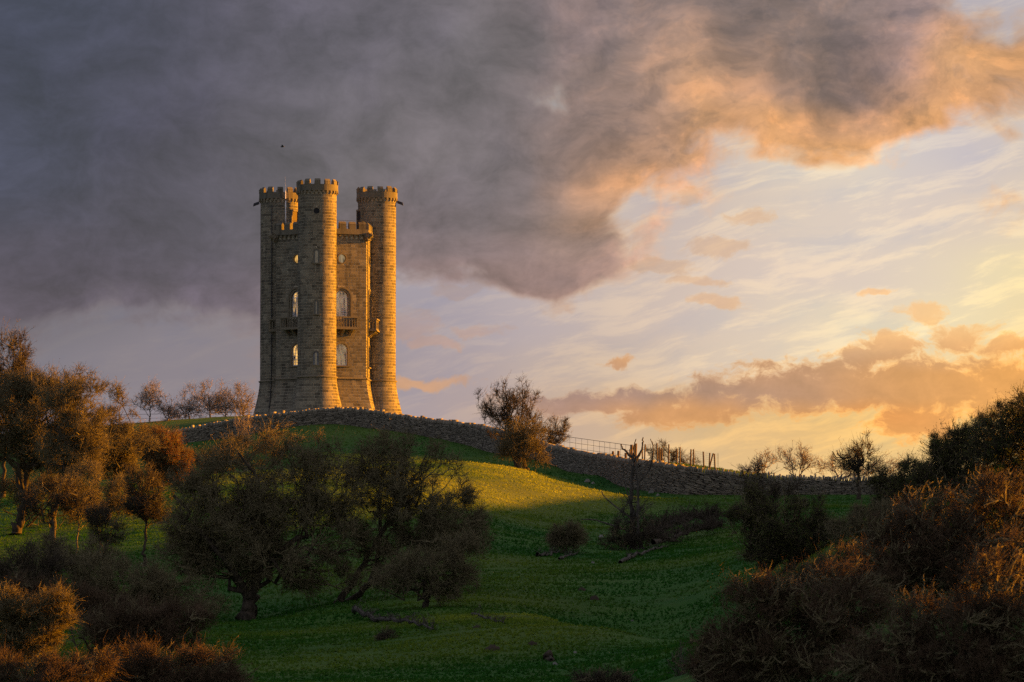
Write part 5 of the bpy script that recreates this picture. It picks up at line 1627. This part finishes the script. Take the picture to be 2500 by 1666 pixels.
T('bare_sapling', 'single bare sapling shoot at the bottom, left of the bramble', 'shrub', (1664, 1662), 118, [(1652, 1600, 8, 30), (1670, 1640, 12, 12)], kind='dead', n=(3, 6), r0=.03, seed=73, up=.7, size=.5, dens=3, nmin=6)

# molehills, tussocks, pale stones
m_earth = stone_mat('dark_earth', (0.03, 0.022, 0.014), (0.06, 0.045, 0.03), (0.03, 0.05, 0.015), 2.0, .02)
m_pale = stone_mat('pale_stone', (0.14, 0.135, 0.12), (0.24, 0.23, 0.20), (0.12, 0.13, 0.10), 2.0, .01)


def lump(name, label, cat, px, py, w, h, mat, seed, group=None):
    rs = np.random.default_rng(seed)
    c = hit(px, py); w = w * .8
    k, r_ = 12, 5
    vs = [(0, 0, h)]
    for i in range(1, r_ + 1):
        for j in range(k):
            a = 2 * math.pi * j / k; q = i / r_
            vs.append((math.cos(a) * w * q * (1 + .2 * rs.normal() * .5), math.sin(a) * w * .8 * q, h * (1 - q ** 2) * (1 + .25 * rs.normal()) - .05 * (i == r_)))
    fs = [(0, 1 + j, 1 + (j + 1) % k) for j in range(k)] + [(1 + i * k + j, 1 + (i + 1) * k + j, 1 + (i + 1) * k + (j + 1) % k, 1 + i * k + (j + 1) % k) for i in range(r_ - 1) for j in range(k)]
    mb = MB(); mb.add(vs, fs, float(rs.random()))
    return link(name, mb.mesh(name, mat, smooth=mat is m_earth), None, loc=tuple(c), label=label, cat=cat, group=group)


lump('molehill', 'wide low dark molehill at the bottom centre of the slope', 'molehill', 1204, 1594, .36, .16, m_earth, 1)
lump('molehill', 'pointed dark molehill in the middle of the gully side', 'molehill', 1451, 1468, .30, .16, m_earth, 2)
lump('molehill', 'small dark molehill left of the pointed one', 'molehill', 1420, 1446, .24, .12, m_earth, 3)
lump('molehill', 'small dark molehill above the short log', 'molehill', 1300, 1582, .22, .09, m_earth, 4)
lump('molehill', 'flat dark molehill upper left of the near bank', 'molehill', 1165, 1535, .22, .08, m_earth, 5)
for i, (x, y, w, lb) in enumerate([(1590, 1206, .30, 'larger pale stone lying at the foot of the wall by the dead tree'), (1606, 1212, .20, 'smaller pale stone at the foot of the wall right of the larger one'),
                                  (1434, 1178, .30, 'pale stone fallen from the wall, right of the sunlit grass'), (1448, 1182, .20, 'small pale stone just right of the stone fallen from the wall'),
                                  (1467, 1314, .20, 'pale stone on the grass between the round bush and the dead tree'), (1447, 1380, .12, 'tiny white stone below the fallen branches'),
                                  (1355, 1628, .12, 'white stone just below the short log'), (1543, 1522, .09, 'tiny white stone down in the gully'), (1404, 1600, .08, 'tiny white stone right of the short log')]):
    lump('stone', lb, 'stone', x, y, w, w * .6, m_pale, 20 + i)

# ------------------------------------------------------------------ fences
m_wood, nb, out = new_mat('weathered_wood')
pos = obj_coord(nb)
wn_ = nb.noise(nb.v('MULTIPLY', pos, (6, 6, 1)), 4, 4, .6, dims='3D')
principled(nb, out, nb.mix(wn_, (0.085, 0.055, 0.032), (0.18, 0.125, 0.075)), .85, bump(nb, wn_, .6, .01))
posts = [(1538, 1097), (1542, 1086), (1552, 1083), (1568, 1089), (1575, 1085), (1604, 1082), (1610, 1092), (1615, 1095), (1633, 1085), (1652.5, 1096), (1660, 1092), (1687, 1097), (1693, 1097), (1717, 1103), (1733, 1106), (1741, 1107), (1744, 1108), (1496.5, 1102), (1510, 1101), (1527.5, 1106)]
plb = ['short thin post left of the thick pair', 'thick dark post behind the dead tree, left of the pair', 'thickest post behind the dead tree, right of the pair', 'thin post between the forks of the dead tree', 'post just right of the dead tree forks',
       'tall post at the left edge of the scraggy shrub', 'middle post of the close group of three in the shrub', 'right post of the close group of three in the shrub', 'tall lone post in the middle of the scraggy shrub',
       'shorter post left in the pair right of the shrub middle', 'taller post right in the pair right of the shrub middle', 'left post of the close pair at the right edge of the shrub', 'right post of the close pair at the right edge of the shrub',
       'lone post standing clear right of the shrub', 'fourth post from the right end of the wire fence', 'leaning post near the right end of the wire fence', 'upright post crossing the leaning one near the right end',
       'first low stump post above the wall, below the metal rails', 'second low stump post above the wall, thicker', 'third low stump post, just left of the dead tree']
for i, ((x, y), lb) in enumerate(zip(posts, plb)):
    Yp = 306 + (i * 7 % 5)
    top = P(x, y, Yp); g = gz(top.x, top.y)
    r = .10 if i in (1, 2) else (.085 if i in (17, 18, 19) else .048)
    lx = .32 if i == 15 else random.uniform(-.06, .06)
    mb = MB(); mb.tube([(-lx, 0, -.1), (-lx * .5, 0.01, (top.z - g) * .5), (0, 0, top.z - g - .03), (0, 0, top.z - g)], [r * 1.05, r, r * .97, r * .8], 8, .5)
    link('fence_post', mb.mesh('fence_post', m_wood), None, loc=(top.x, top.y, g), label='weathered wooden ' + lb, cat='post', group='wooden fence posts behind the wall')
# woven wire at the right end
e0, e1 = P(1693, 1100, 308), P(1753, 1107, 307)
wf = link('wire_fence', None, loc=(e0.x, e0.y, gz(e0.x, e0.y)), label='woven wire netting between the last fence posts above the wall', cat='fence')
o_ = Vector(wf.location)
mb = MB()
g0, g1 = gz(e0.x, e0.y), gz(e1.x, e1.y)
for k in range(8):
    z = .1 + k * .15 * (e0.z - g0) / 1.2
    mb.tube([Vector((e0.x, e0.y, g0 + z)) - o_, Vector((e1.x, e1.y, g1 + z)) - o_], .004, 3)
for k in range(12):
    u = k / 11; q = e0.lerp(e1, u); g = g0 + (g1 - g0) * u
    mb.tube([Vector((q.x, q.y, g)) - o_, Vector((q.x, q.y, g + 1.15)) - o_], .003, 3)
link('netting', mb.mesh('netting', m_iron), wf)
mb = MB(); mb.tube([Vector((e1.x, e1.y, g1)) - o_, Vector((e1.x, e1.y, e1.z)) - o_], .015, 5); link('end_stake', mb.mesh('end_stake', m_iron), wf)


def estate_fence(label, pts, sp, nrail, upr, rr=.016):
    P3 = [P(*p) for p in pts]
    gb = [gz(p.x, p.y) for p in P3]
    o = link('rail_fence', None, loc=(P3[0].x, P3[0].y, gb[0]), label=label, cat='fence')
    o0 = Vector(o.location)
    for k in range(nrail):
        mb = MB(); mb.tube([p - Vector((0, 0, sp * k)) - o0 for p in P3], rr * (1.1 if k == 0 else .8), 5)
        link('rail', mb.mesh('rail', m_iron), o)
    tot = sum((P3[i + 1] - P3[i]).length for i in range(len(P3) - 1))
    n = max(2, int(tot / upr))
    cum = np.concatenate([[0], np.cumsum([(P3[i + 1] - P3[i]).length for i in range(len(P3) - 1)])])
    A3 = np.array([tuple(p) for p in P3])
    for k in range(n + 1):
        q = Vector([float(np.interp(tot * k / n, cum, A3[:, j])) for j in range(3)])
        mb = MB(); mb.tube([Vector((q.x, q.y, min(gz(q.x, q.y), q.z - sp * nrail))) - o0, q - o0], rr * .8, 4)
        link('upright', mb.mesh('upright', m_iron), o)


estate_fence('dark metal rail fence above the wall left of the wooden posts', [(1290, 1052, 338), (1380, 1066, 330), (1460, 1077, 324), (1541, 1088, 317)], .37, 3, 1.15)
estate_fence('dark metal rail fence on the skyline left of the tower', [(250, 1016, 404), (303, 1013, 404), (470, 1009, 402), (560, 1008, 400), (650, 1007, 398)], .36, 4, 2.6, .014)

# ------------------------------------------------------------------ bird
bp = P(690, 359, 350)
bird = link('bird', None, loc=tuple(bp), label='tiny dark bird flying in the sky above the left turret', cat='bird')
mb = MB(); mb.tube([(-.16, 0, 0), (-.10, 0, .01), (0, 0, .02), (.09, 0, .03), (.14, 0, .03)], [.015, .045, .055, .035, .01], 8); link('body', mb.mesh('body', m_iron, smooth=True), bird)
for s_ in (-1, 1):
    mb = MB(); mb.add([(.05, s_ * .03, .04), (-.07, s_ * .03, .03), (-.08, s_ * .2, .13), (.02, s_ * .21, .14), (-.08, s_ * .42, .07)], [(0, 1, 2, 3), (3, 2, 4)]); link('wing', mb.mesh('wing', m_iron), bird)
